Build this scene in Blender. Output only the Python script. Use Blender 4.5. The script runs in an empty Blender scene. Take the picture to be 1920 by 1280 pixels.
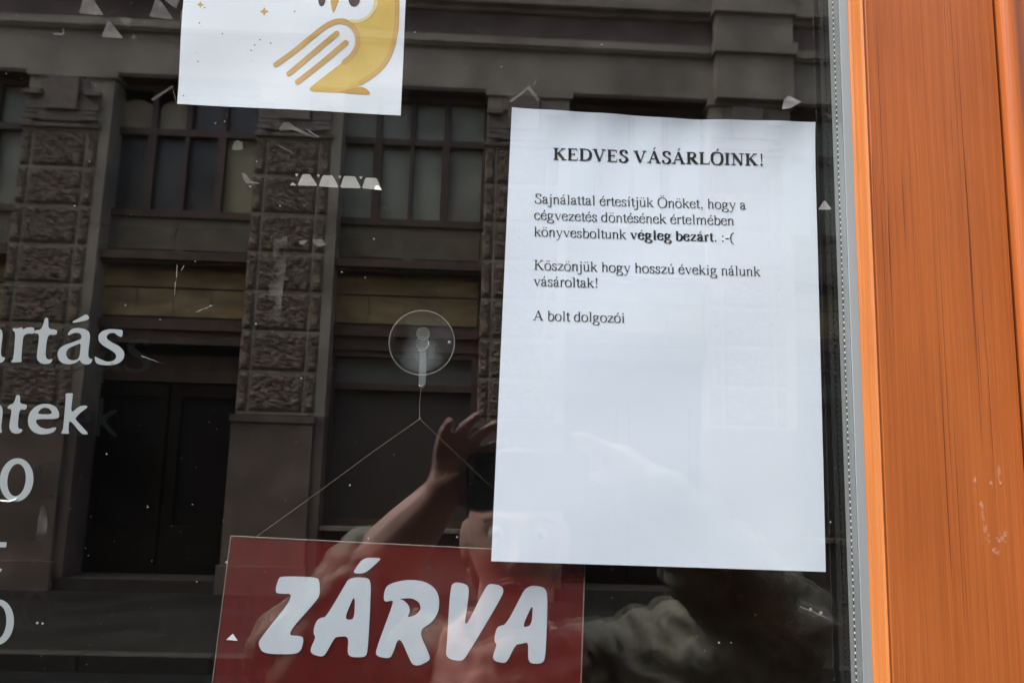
import bpy, bmesh, math, random
from mathutils import Vector, Matrix, noise as mnoise
from mathutils.geometry import tessellate_polygon
R = math.radians
random.seed(7)
scene = bpy.context.scene
COL = scene.collection

# ------------------------------------------------------------------ camera
F_PX, TILT, YAW, ROLL = 1500.0, .15046, .03762, .02803
CAM = Vector((0, -.4845, 1.55))
ct, st, cp, sp = math.cos(TILT), math.sin(TILT), math.cos(YAW), math.sin(YAW)
FW = Vector((sp*ct, cp*ct, st))
ri0 = Vector((cp, -sp, 0)); up0 = ri0.cross(FW)
RI = math.cos(ROLL)*ri0 + math.sin(ROLL)*up0
UP = -math.sin(ROLL)*ri0 + math.cos(ROLL)*up0
cam = bpy.data.objects.new('camera', bpy.data.cameras.new('camera'))
COL.objects.link(cam)
M = Matrix.Identity(4)
for i in range(3):
    M[i][0], M[i][1], M[i][2], M[i][3] = RI[i], UP[i], -FW[i], CAM[i]
cam.matrix_world = M
cam.data.sensor_width = 36
cam.data.lens = 36*F_PX/1920
cam.data.clip_start = .01
cam.data.clip_end = 500
scene.camera = cam

# ------------------------------------------------------------------ daylight
SUN_EL, SUN_AZ = 62, -103          # azimuth measured from +y towards +x
w = bpy.data.worlds.new('World'); scene.world = w; w.use_nodes = True
wn = w.node_tree
sky = wn.nodes.new('ShaderNodeTexSky'); sky.sky_type = 'NISHITA'; sky.sun_disc = False
sky.sun_elevation = R(SUN_EL); sky.sun_rotation = R(SUN_AZ)
sky.air_density = 1.0; sky.dust_density = 4.0; sky.ozone_density = .6
bg = wn.nodes['Background']; bg.inputs['Strength'].default_value = .15
wn.links.new(sky.outputs[0], bg.inputs[0])
sun = bpy.data.objects.new('sun', bpy.data.lights.new('sun', 'SUN'))
sun.data.energy = 1.9; sun.data.angle = R(80); sun.data.color = (1, .98, .95)
d = Vector((math.sin(R(SUN_AZ))*math.cos(R(SUN_EL)), math.cos(R(SUN_AZ))*math.cos(R(SUN_EL)), math.sin(R(SUN_EL))))
sun.rotation_euler = d.to_track_quat('Z', 'Y').to_euler(); sun.location = (-6, -3, 18)
COL.objects.link(sun)
vs = scene.view_settings
vs.view_transform = 'Standard'; vs.look = 'None'; vs.gamma = 1; vs.use_curve_mapping = False
vs.exposure = 2.5
scene.cycles.max_bounces = 10
scene.cycles.transparent_max_bounces = 24
scene.cycles.glossy_bounces = 5
scene.cycles.sample_clamp_indirect = 6
scene.cycles.use_denoising = True
scene.cycles.caustics_reflective = False

# ------------------------------------------------------------------ measuring
def at(u, v, y):
    """where the sight line through photograph pixel (u, v) meets the plane y"""
    dd = FW + RI*(u-960)/F_PX - UP*(v-640)/F_PX
    return CAM + dd*((y-CAM.y)/dd.y)
def mir(u, v, y):
    """a point of the street seen mirrored in the pane, at distance y in front of it"""
    p = at(u, v, y); p.y = -p.y
    return p

# ------------------------------------------------------------------ materials
MATS = {}
def mat(name, col, rough=.6, metal=0, spec=.5, var=0, vscale=8, bump=0, bscale=40, stretch=(1,1,1), col2=None, bdist=.002, detail=6):
    if name in MATS: return MATS[name]
    m = bpy.data.materials.new(name); m.use_nodes = True
    t = m.node_tree; b = t.nodes['Principled BSDF']
    b.inputs['Base Color'].default_value = (*col, 1); b.inputs['Roughness'].default_value = rough
    b.inputs['Metallic'].default_value = metal; b.inputs['Specular IOR Level'].default_value = spec
    tc = t.nodes.new('ShaderNodeTexCoord'); mp = t.nodes.new('ShaderNodeMapping')
    mp.inputs['Scale'].default_value = stretch
    t.links.new(tc.outputs['Object'], mp.inputs[0])
    if var or col2:
        n = t.nodes.new('ShaderNodeTexNoise'); n.inputs['Scale'].default_value = vscale; n.inputs['Detail'].default_value = detail
        t.links.new(mp.outputs[0], n.inputs['Vector'])
        r = t.nodes.new('ShaderNodeValToRGB'); r.color_ramp.elements[0].position = .35; r.color_ramp.elements[1].position = .65
        c2 = col2 or tuple(min(1, c*(1+var)) for c in col)
        c1 = col if col2 else tuple(c*(1-var) for c in col)
        r.color_ramp.elements[0].color = (*c1, 1); r.color_ramp.elements[1].color = (*c2, 1)
        t.links.new(n.outputs[0], r.inputs[0]); t.links.new(r.outputs[0], b.inputs['Base Color'])
    if bump:
        n2 = t.nodes.new('ShaderNodeTexNoise'); n2.inputs['Scale'].default_value = bscale; n2.inputs['Detail'].default_value = 8
        t.links.new(mp.outputs[0], n2.inputs['Vector'])
        bp = t.nodes.new('ShaderNodeBump'); bp.inputs['Strength'].default_value = bump; bp.inputs['Distance'].default_value = bdist
        t.links.new(n2.outputs[0], bp.inputs['Height']); t.links.new(bp.outputs[0], b.inputs['Normal'])
    MATS[name] = m
    return m

def glass_mat(name, r0, tint, haze=0.0):
    """one surface of a clear pane: lets light straight through, mirrors by Fresnel"""
    m = bpy.data.materials.new(name); m.use_nodes = True; t = m.node_tree
    t.nodes.remove(t.nodes['Principled BSDF']); out = t.nodes['Material Output']
    N, L = t.nodes.new, t.links.new
    tr = N('ShaderNodeBsdfTransparent'); tr.inputs[0].default_value = (*tint, 1)
    gl = N('ShaderNodeBsdfGlossy'); gl.inputs['Roughness'].default_value = 0.0
    geo = N('ShaderNodeNewGeometry')
    dot = N('ShaderNodeVectorMath'); dot.operation = 'DOT_PRODUCT'
    L(geo.outputs['Normal'], dot.inputs[0]); L(geo.outputs['Incoming'], dot.inputs[1])
    ab = N('ShaderNodeMath'); ab.operation = 'ABSOLUTE'; L(dot.outputs['Value'], ab.inputs[0])
    om = N('ShaderNodeMath'); om.operation = 'SUBTRACT'; om.inputs[0].default_value = 1; L(ab.outputs[0], om.inputs[1])
    pw = N('ShaderNodeMath'); pw.operation = 'POWER'; L(om.outputs[0], pw.inputs[0]); pw.inputs[1].default_value = 5
    ma = N('ShaderNodeMath'); ma.operation = 'MULTIPLY_ADD'; L(pw.outputs[0], ma.inputs[0]); ma.inputs[1].default_value = 1-r0; ma.inputs[2].default_value = r0
    mx = N('ShaderNodeMixShader'); L(ma.outputs[0], mx.inputs[0]); L(tr.outputs[0], mx.inputs[1]); L(gl.outputs[0], mx.inputs[2])
    last = mx
    if haze:
        df = N('ShaderNodeBsdfDiffuse'); df.inputs[0].default_value = (.7, .7, .68, 1)
        tc = N('ShaderNodeTexCoord'); n = N('ShaderNodeTexNoise'); n.inputs['Scale'].default_value = 9; n.inputs['Detail'].default_value = 8
        n.inputs['Distortion'].default_value = 1.2
        L(tc.outputs['Object'], n.inputs['Vector'])
        mr = N('ShaderNodeMapRange'); mr.inputs[1].default_value = .35; mr.inputs[2].default_value = .8; mr.inputs[3].default_value = haze*.3; mr.inputs[4].default_value = haze*1.6
        L(n.outputs[0], mr.inputs[0])
        m2 = N('ShaderNodeMixShader'); L(mr.outputs[0], m2.inputs[0]); L(mx.outputs[0], m2.inputs[1]); L(df.outputs[0], m2.inputs[2]); last = m2
    L(last.outputs[0], out.inputs[0])
    return m

def film_mat(name, alpha, col=(.8, .8, .78), rough=.5, nscale=60, lo=0.0, hi=1.0, stretch=(1,1,1)):
    """thin translucent residue; its coverage is patchy"""
    m = bpy.data.materials.new(name); m.use_nodes = True; t = m.node_tree
    b = t.nodes['Principled BSDF']; b.inputs['Base Color'].default_value = (*col, 1); b.inputs['Roughness'].default_value = rough
    tc = t.nodes.new('ShaderNodeTexCoord'); mp = t.nodes.new('ShaderNodeMapping'); mp.inputs['Scale'].default_value = stretch
    n = t.nodes.new('ShaderNodeTexNoise'); n.inputs['Scale'].default_value = nscale; n.inputs['Detail'].default_value = 8
    t.links.new(tc.outputs['Object'], mp.inputs[0]); t.links.new(mp.outputs[0], n.inputs['Vector'])
    mr = t.nodes.new('ShaderNodeMapRange'); mr.inputs[1].default_value = .3; mr.inputs[2].default_value = .7
    mr.inputs[3].default_value = alpha*lo; mr.inputs[4].default_value = alpha*hi
    t.links.new(n.outputs[0], mr.inputs[0]); t.links.new(mr.outputs[0], b.inputs['Alpha'])
    return m

def wood_mat(name, base, dark, light, crack=.5):
    m = bpy.data.materials.new(name); m.use_nodes = True; t = m.node_tree; N, L = t.nodes.new, t.links.new
    b = t.nodes['Principled BSDF']; b.inputs['Roughness'].default_value = .5; b.inputs['Specular IOR Level'].default_value = .22
    tc = N('ShaderNodeTexCoord')
    def nz(scale, stretch, det=6, dist=0):
        mp = N('ShaderNodeMapping'); mp.inputs['Scale'].default_value = stretch; L(tc.outputs['Object'], mp.inputs[0])
        n = N('ShaderNodeTexNoise'); n.inputs['Scale'].default_value = scale; n.inputs['Detail'].default_value = det; n.inputs['Distortion'].default_value = dist
        L(mp.outputs[0], n.inputs['Vector']); return n.outputs[0]
    def ramp(fac, p0, c0, p1, c1):
        r = N('ShaderNodeValToRGB'); e = r.color_ramp.elements; e[0].position, e[1].position = p0, p1
        e[0].color = (*c0, 1); e[1].color = (*c1, 1); L(fac, r.inputs[0]); return r.outputs[0]
    def mix(fac, a, c, mode='MIX'):
        x = N('ShaderNodeMix'); x.data_type = 'RGBA'; x.blend_type = mode
        if isinstance(fac, float): x.inputs[0].default_value = fac
        else: L(fac, x.inputs[0])
        L(a, x.inputs[6]); L(c, x.inputs[7]); return x.outputs[2]
    grain = nz(26, (14, 14, .22), 8, .06)
    broad = nz(5, (3, 3, .5), 3)
    c = ramp(broad, .3, base, .75, light)
    g = ramp(grain, .40, dark, .58, base)
    c = mix(.30, c, g)
    fine = nz(90, (14, 14, .25), 4)
    c = mix(.22, c, ramp(fine, .3, (.72, .7, .68), .7, (1.12, 1.12, 1.12)), 'MULTIPLY')
    blot = nz(14, (1.5, 1.5, .5), 7, .4)
    c = mix(.5, c, ramp(blot, .35, (.80, .76, .70), .62, (1.06, 1.06, 1.06)), 'MULTIPLY')
    ck = nz(30, (24, 24, .11), 2, .02)          # long open checks in the grain
    zone = nz(6, (4.5, 1, .35), 2)
    mk = N('ShaderNodeMath'); mk.operation = 'MULTIPLY'
    L(ramp(ck, .335, (1, 1, 1), .365, (0, 0, 0)), mk.inputs[0]); L(ramp(zone, .46, (0, 0, 0), .60, (1, 1, 1)), mk.inputs[1])
    mk2 = N('ShaderNodeMath'); mk2.operation = 'MULTIPLY'; L(mk.outputs[0], mk2.inputs[0]); mk2.inputs[1].default_value = crack*.85
    dk = N('ShaderNodeRGB'); dk.outputs[0].default_value = (dark[0]*.25, dark[1]*.2, dark[2]*.2, 1)
    c = mix(mk2.outputs[0], c, dk.outputs[0])
    L(c, b.inputs['Base Color'])
    hs = N('ShaderNodeMath'); hs.operation = 'MULTIPLY_ADD'; L(mk2.outputs[0], hs.inputs[0]); hs.inputs[1].default_value = -2.0
    L(grain, hs.inputs[2])
    hf = N('ShaderNodeMath'); hf.operation = 'MULTIPLY_ADD'; L(fine, hf.inputs[0]); hf.inputs[1].default_value = .5; L(hs.outputs[0], hf.inputs[2])
    bp = N('ShaderNodeBump'); bp.inputs['Strength'].default_value = .5; bp.inputs['Distance'].default_value = .0006
    L(hf.outputs[0], bp.inputs['Height']); L(bp.outputs[0], b.inputs['Normal'])
    return m

# ------------------------------------------------------------------ mesh helpers
class MB:
    def __init__(s): s.v = []; s.f = []; s.m = []
    def add(s, vs_, fs, mi=0):
        o = len(s.v); s.v += [tuple(p) for p in vs_]; s.f += [tuple(i+o for i in f) for f in fs]; s.m += [mi]*len(fs); return s
    def box(s, x0, x1, y0, y1, z0, z1, mi=0):
        V = [(x, y, z) for x in (x0, x1) for y in (y0, y1) for z in (z0, z1)]
        return s.add(V, [(0,1,3,2), (4,6,7,5), (0,4,5,1), (2,3,7,6), (0,2,6,4), (1,5,7,3)], mi)
    def prism(s, outer, y0, y1, holes=()):
        """flat outline in (x, z) given thickness from y0 (front) to y1"""
        loops = [list(outer)] + [list(h) for h in holes]
        flat = [p for l in loops for p in l]; n = len(flat)
        tris = tessellate_polygon([[Vector((p[0], p[1], 0)) for p in l] for l in loops])
        V = [(p[0], y0, p[1]) for p in flat] + [(p[0], y1, p[1]) for p in flat]
        F = []
        for a, b, c in tris:
            pa, pb, pc = flat[a], flat[b], flat[c]
            ar = (pb[0]-pa[0])*(pc[1]-pa[1]) - (pc[0]-pa[0])*(pb[1]-pa[1])
            if ar < 0: b, c = c, b
            F += [(a, b, c), (n+a, n+c, n+b)]
        o = 0
        for l in loops:
            k = len(l)
            for i in range(k):
                j = (i+1) % k; F.append((o+i, o+j, n+o+j, n+o+i))
            o += k
        return s.add(V, F)
    def tube(s, pts, r, n=8, cap=True):
        pts = [Vector(p) for p in pts]; rs = r if isinstance(r, (list, tuple)) else [r]*len(pts)
        V = []; F = []
        for i, p in enumerate(pts):
            t = (pts[min(i+1, len(pts)-1)] - pts[max(i-1, 0)]).normalized()
            a = t.orthogonal().normalized() if i == 0 else (a - t*a.dot(t)).normalized()
            b = t.cross(a)
            V += [p + rs[i]*(math.cos(2*math.pi*k/n)*a + math.sin(2*math.pi*k/n)*b) for k in range(n)]
        for i in range(len(pts)-1):
            for k in range(n): F.append((i*n+k, i*n+(k+1) % n, (i+1)*n+(k+1) % n, (i+1)*n+k))
        if cap: F += [tuple(range(n))[::-1], tuple((len(pts)-1)*n+k for k in range(n))]
        return s.add(V, F)
    def ball(s, c, rx, ry=None, rz=None, n=16, rot=None):
        ry = ry or rx; rz = rz or rx; V = []; F = []; h = n//2
        for i in range(h+1):
            th = math.pi*i/h
            for k in range(n):
                p = Vector((rx*math.sin(th)*math.cos(2*math.pi*k/n), ry*math.sin(th)*math.sin(2*math.pi*k/n), rz*math.cos(th)))
                if rot: p = rot @ p
                V.append(Vector(c)+p)
        for i in range(h):
            for k in range(n): F.append((i*n+k, (i+1)*n+k, (i+1)*n+(k+1) % n, i*n+(k+1) % n))
        return s.add(V, F)
    def capsule(s, p0, r0, p1, r1, n=14):
        p0, p1 = Vector(p0), Vector(p1)
        k = max(2, int((p1-p0).length/(.5*min(r0, r1)))+1)
        s.tube([p0.lerp(p1, i/k) for i in range(k+1)], [r0+(r1-r0)*i/k for i in range(k+1)], n)
        s.ball(p0, r0, n=n); s.ball(p1, r1, n=n); return s
    def chain(s, pts, rs, n=14):
        for i in range(len(pts)-1): s.capsule(pts[i], rs[i], pts[i+1], rs[i+1], n)
        return s
    def mesh(s, name, mats, smooth=False):
        me = bpy.data.meshes.new(name); me.from_pydata(s.v, [], s.f)
        for m in (mats if isinstance(mats, (list, tuple)) else [mats]): me.materials.append(m)
        if any(s.m): me.polygons.foreach_set('material_index', s.m)
        if smooth: me.polygons.foreach_set('use_smooth', [True]*len(me.polygons))
        me.update(); return me
    def build(s, name, mats, parent=None, smooth=False, **kw):
        return link(name, s.mesh(name, mats, smooth), parent, **kw)
def link(name, me, parent=None, loc=None, **kw):
    o = bpy.data.objects.new(name, me); COL.objects.link(o)
    if parent: o.parent = parent; o.matrix_parent_inverse = Matrix.Translation(-world_loc(parent))
    if loc: o.location = loc
    for k, v in kw.items(): o[k] = v
    return o
def world_loc(o):
    p = Vector(o.location)
    return p if not o.parent else p
def thing(name, label, category, loc=(0, 0, 0), group=None):
    o = bpy.data.objects.new(name, None); COL.objects.link(o); o.location = loc; o.empty_display_size = .05
    o['label'] = label; o['category'] = category
    if group: o['group'] = group
    return o
def remeshed(mb, name, m, parent, voxel, smooth=2, disp=None, **kw):
    """melts the overlapping limbs of one figure into one continuous skin"""
    o = mb.build(name, m, parent, smooth=True, **kw)
    md = o.modifiers.new('r', 'REMESH'); md.mode = 'VOXEL'; md.voxel_size = voxel; md.use_smooth_shade = True
    if smooth:
        sm = o.modifiers.new('s', 'SMOOTH'); sm.iterations = smooth; sm.factor = .5
    if disp:
        for (sc_, st_, seed) in disp:
            tx = bpy.data.textures.new(name, 'MARBLE' if seed == 'MARBLE' else 'CLOUDS'); tx.noise_scale = sc_; tx.noise_depth = 2
            if seed == 'MARBLE': tx.turbulence = 9
            dm = o.modifiers.new('d', 'DISPLACE'); dm.texture = tx; dm.strength = st_; dm.mid_level = .5; dm.texture_coords = 'GLOBAL'
    dg = bpy.context.evaluated_depsgraph_get(); dg.update()
    me = bpy.data.meshes.new_from_object(o.evaluated_get(dg))
    o.modifiers.clear(); o.data = me
    me.polygons.foreach_set('use_smooth', [True]*len(me.polygons))
    return o
def chaikin(pts, it=2, q=.25):
    for _ in range(it):
        out = []
        for i in range(len(pts)):
            a, b = pts[i], pts[(i+1) % len(pts)]
            out += [(a[0]*(1-q)+b[0]*q, a[1]*(1-q)+b[1]*q), (a[0]*q+b[0]*(1-q), a[1]*q+b[1]*(1-q))]
        pts = out
    return pts
def spline(pts, n=6):
    """Catmull-Rom through the points"""
    if len(pts) < 3: return list(pts)
    P = [pts[0]] + list(pts) + [pts[-1]]; out = []
    for i in range(1, len(P)-2):
        for k in range(n):
            t = k/n; a, b, c, d_ = P[i-1], P[i], P[i+1], P[i+2]
            out.append(tuple(.5*((2*b[j]) + (-a[j]+c[j])*t + (2*a[j]-5*b[j]+4*c[j]-d_[j])*t*t + (-a[j]+3*b[j]-3*c[j]+d_[j])*t**3) for j in range(len(b))))
    out.append(tuple(P[-2])); return out
def px2xz(pts, y, sc=1, ox=0, oy=0):
    out = []
    for (u, v) in pts:
        p = at(ox+u/sc, oy+v/sc, y); out.append((p.x, p.z))
    return out

# ------------------------------------------------------------------ material set
STONE = mat('rough_sandstone', (.225, .175, .125), .9, spec=.12, var=.45, vscale=16, bump=.9, bscale=42, bdist=.03)
STONE2 = mat('dressed_sandstone', (.345, .30, .225), .9, spec=.12, var=.26, vscale=1.7, detail=9, bump=.25, bscale=30, bdist=.008)
PANEL = mat('reddish_render', (.20, .155, .125), .9, spec=.12, var=.28, vscale=1.9, detail=9, bump=.15, bscale=40, bdist=.005)
TAN = mat('tan_board', (.36, .26, .12), .7, var=.3, vscale=2.5, detail=8, stretch=(1, 1, 3))
BROWNWOOD = mat('brown_window_wood', (.11, .066, .045), .6, var=.25, vscale=10, stretch=(1, 1, .3))
BROWNPANEL = mat('brown_panel', (.17, .14, .085), .7, var=.2, vscale=5)
GREYPANEL = mat('grey_panel', (.17, .165, .145), .6, var=.1, vscale=5)
DARK = mat('painted_recess_shade', (.018, .015, .013), .9, spec=.12)  # near-black colour stands in for the unlit space in the openings
BLINDG = mat('grey_window_glass', (.34, .345, .26), .35, var=.22, vscale=1.6)
BLINDB = mat('blue_window_glass', (.095, .095, .085), .25, var=.4, vscale=1.6)
BLINDT = mat('tan_blind', (.40, .35, .20), .5, var=.08, vscale=3)
WOOD = wood_mat('orange_stained_wood', (.30, .079, .0165), (.19, .042, .008), (.345, .100, .024), .8)
WOODL = wood_mat('lit_bead_wood', (.36, .120, .029), (.23, .062, .013), (.42, .158, .046), .2)  # lighter copy of the frame wood; sky light on the bead painted in

# ================================================================== the street
def sheet(name, x0, x1, y0, y1, z, m, thick=.3):
    MB().box(x0, x1, y0, y1, z-thick, z).build(name, m, kind='structure')
ASPH = mat('asphalt', (.013, .013, .0125), .9, spec=.12, var=.3, vscale=3, bump=.5, bscale=120, bdist=.004)
PAVE = mat('pavement_asphalt', (.026, .025, .022), .9, spec=.12, var=.28, vscale=1.6, bump=.4, bscale=80, bdist=.003)
KERB = mat('kerb_granite', (.06, .058, .052), .8, spec=.12, var=.2, vscale=20)
sheet('ground', -120, 120, -140, 120, -.45, mat('earth', (.12, .11, .09), .95, var=.2), .2)
sheet('road', -60, 60, -6.05, -1.75, -.12, ASPH)
sheet('pavement', -60, 60, -9.6, -6.2, 0, PAVE)
sheet('pavement', -60, 60, -1.6, 0.02, 0, PAVE)
for y0, y1 in ((-6.2, -6.05), (-1.75, -1.6)):
    k = bpy.data.objects.new('kerb', None); COL.objects.link(k); k['kind'] = 'structure'
    me = MB().box(0, .985, 0, .148, -.3, .003).mesh('kerb_stone', KERB)
    for i in range(-14, 14): link('kerb_stone', me, k, loc=(i, y0+.001, 0))

# ---- the building across the street (seen mirrored in the pane)
FY = -9.0                                     # its front plane
bld = thing('opposite_building', 'sandstone building across the street with rusticated piers, mirrored in the shop window', 'building', (0, FY, 0))
def part(mb, name, m, parent=None, **kw): return mb.build(name, m, parent or bld, **kw)
PITCH, P0X = 2.82, -5.20
# body wall behind everything, upper floors
wall = MB()
wall.box(-22, 22, FY-.75, FY-.55, 0, 9.6)
part(wall, 'wall', PANEL)
fr = MB()
fr.box(-22, 22, FY-.55, FY-.02, 6.20, 6.74)                # smooth band over the openings
part(fr, 'frieze', STONE2)
co = MB()
co.box(-22, 22, FY-.5, FY+.03, 6.742, 6.775); co.box(-22, 22, FY-.5, FY+.06, 6.777, 6.815); co.box(-22, 22, FY-.5, FY+.02, 6.817, 6.90)
part(co, 'lower_moulding', STONE2)
pn = MB(); pn.box(-22, 22, FY-.5, FY-.09, 6.902, 7.28)
part(pn, 'frieze_panel', PANEL)
co = MB()
co.box(-22, 22, FY-.5, FY-.03, 7.282, 7.34); co.box(-22, 22, FY-.5, FY+.07, 7.342, 7.385); co.box(-22, 22, FY-.5, FY+.03, 7.387, 7.43)
part(co, 'upper_moulding', STONE2)
uw = MB(); uw.box(-22, 22, FY-.5, FY-.03, 7.432, 8.0)
for i in range(-8, 9):                                       # wall strips between the upper windows
    uw.box(i*2.82-.95, i*2.82+.85, FY-.5, FY-.03, 8.002, 8.9)
uw.box(-22, 22, FY-.5, FY-.03, 8.902, 9.4)
part(uw, 'upper_wall', STONE2)
cr = MB(); cr.box(-22, 22, FY-.6, FY+.28, 9.403, 9.5); cr.box(-22, 22, FY-.6, FY+.42, 9.502, 9.65); part(cr, 'cornice', STONE2)
rf = MB(); rf.add([(-22, FY+.3, 9.66), (22, FY+.3, 9.66), (22, FY-6, 12), (-22, FY-6, 12), (-22, FY-12, 9.66), (22, FY-12, 9.66)], [(0, 1, 2, 3), (3, 2, 5, 4)])
part(rf, 'roof', mat('roof_tiles', (.16, .07, .05), .8, var=.3, vscale=12))
uwf = MB().box(0, .98, -.06, 0, 8.002, 8.9).mesh('upper_window', BROWNWOOD)
uwp = MB().box(.07, .46, .002, .006, 8.1, 8.8).mesh('pane', BLINDB)
for i in range(-7, 7):
    x = i*2.82+.87
    o = link('window', uwf, bld, loc=(x, FY-.3, 0)); link('pane', uwp, o, loc=(x, FY-.3, 0)); link('pane', uwp, o, loc=(x+.46, FY-.3, 0))
# projecting pier of the wall on the right (breaks the mouldings forward)
pj = MB(); pj.box(2.84, 3.82, FY-.02, FY+.16, 6.15, 8.0); pj.box(2.80, 3.86, FY, FY+.21, 6.745, 6.90); pj.box(2.80, 3.86, FY, FY+.22, 7.285, 7.43)
part(pj, 'projecting_pier', STONE2)

# rock-faced blocks, four variants per width, shared meshes
def rock_block(wd, h, seed, nx, nz, amp=.016):
    V = []; F = []
    for j in range(nz+1):
        for i in range(nx+1):
            u, v = i/nx, j/nz
            e = min(1, min(u, 1-u)*wd/.035, min(v, 1-v)*h/.035)
            n = mnoise.fractal(Vector((u*wd*16+seed*7.3, v*h*24, seed*3.1)), .6, 2.2, 5)
            V.append((wd*(u-.5), e*(.018+amp*(.5+n)) , h*(v-.5)))
    for j in range(nz):
        for i in range(nx):
            a = j*(nx+1)+i; F.append((a+1, a, a+nx+1, a+nx+2))
    mb = MB().add(V, F)
    mb.box(-wd/2, wd/2, -.12, -.0005, -h/2, h/2)
    return mb.mesh('stone_block', STONE)
ROWH = .4815
big = [rock_block(.615, ROWH-.035, s, 34, 26) for s in range(8)]
small = [rock_block(.125, ROWH-.035, s+10, 8, 26, .014) for s in range(4)]
CAPM = mat('carved_capital', (.235, .19, .15), .9, var=.2, vscale=10, bump=.4, bscale=60, bdist=.01)
for k in range(-1, 4):
    cx = P0X + k*PITCH
    core = MB()
    core.box(cx-.47, cx+.56, FY-.55, FY-.001, 2.03, 6.10)               # core of the pier
    p = part(core, 'pier', STONE2)
    pl = MB(); pl.box(cx-.50, cx+.44, FY-.52, FY+.05, .32, 2.0); pl.box(cx+.442, cx+.56, FY-.55, FY+.0, 0, 2.03); pl.box(cx-.53, cx+.47, FY-.52, FY+.09, 0, .318)
    pl.box(cx-.52, cx+.46, FY-.5, FY+.07, 1.94, 2.02)
    part(pl, 'plinth', PANEL, p)
    for r_ in range(7):
        z = 2.05 + (r_+.5)*ROWH
        link('stone_block', big[(r_*3+k*5) % 8], p, loc=(cx-.02, FY, z))
        link('stone_block', small[(r_*3+k) % 4], p, loc=(cx-.02-.395, FY, z))
        link('stone_block', small[(r_*3+k+2) % 4], p, loc=(cx-.02+.395, FY, z))
    # capital: stepped cross with drops
    c = MB(); z = 5.44
    c.box(cx-.50, cx+.46, FY, FY+.05, z, z+.045)
    c.box(cx-.36, cx+.32, FY, FY+.06, z+.075, z+.20)
    c.box(cx-.46, cx+.42, FY, FY+.045, z+.22, z+.30); c.box(cx-.44, cx+.40, FY, FY+.03, z+.302, z+.46)
    c.box(cx-.21, cx+.17, FY+.047, FY+.10, z+.21, z+.62)
    c.box(cx-.30, cx+.26, FY, FY+.046, z+.461, z+.60)
    for sgn in (-1, 1):
        xx = cx-.02+sgn*.36
        c.box(xx-.085, xx+.085, FY+.047, FY+.085, z+.08, z+.13); c.box(xx-.07, xx+.07, FY+.047, FY+.08, z+.155, z+.19)
        c.box(xx-.10, xx+.10, FY+.031, FY+.09, z+.40, z+.455)
    part(c, 'capital', CAPM, p)
    c = MB(); c.box(cx-.50, cx+.60, FY-.54, FY+.03, 6.102, 6.198)
    part(c, 'pier_head', STONE2, p)

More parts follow.
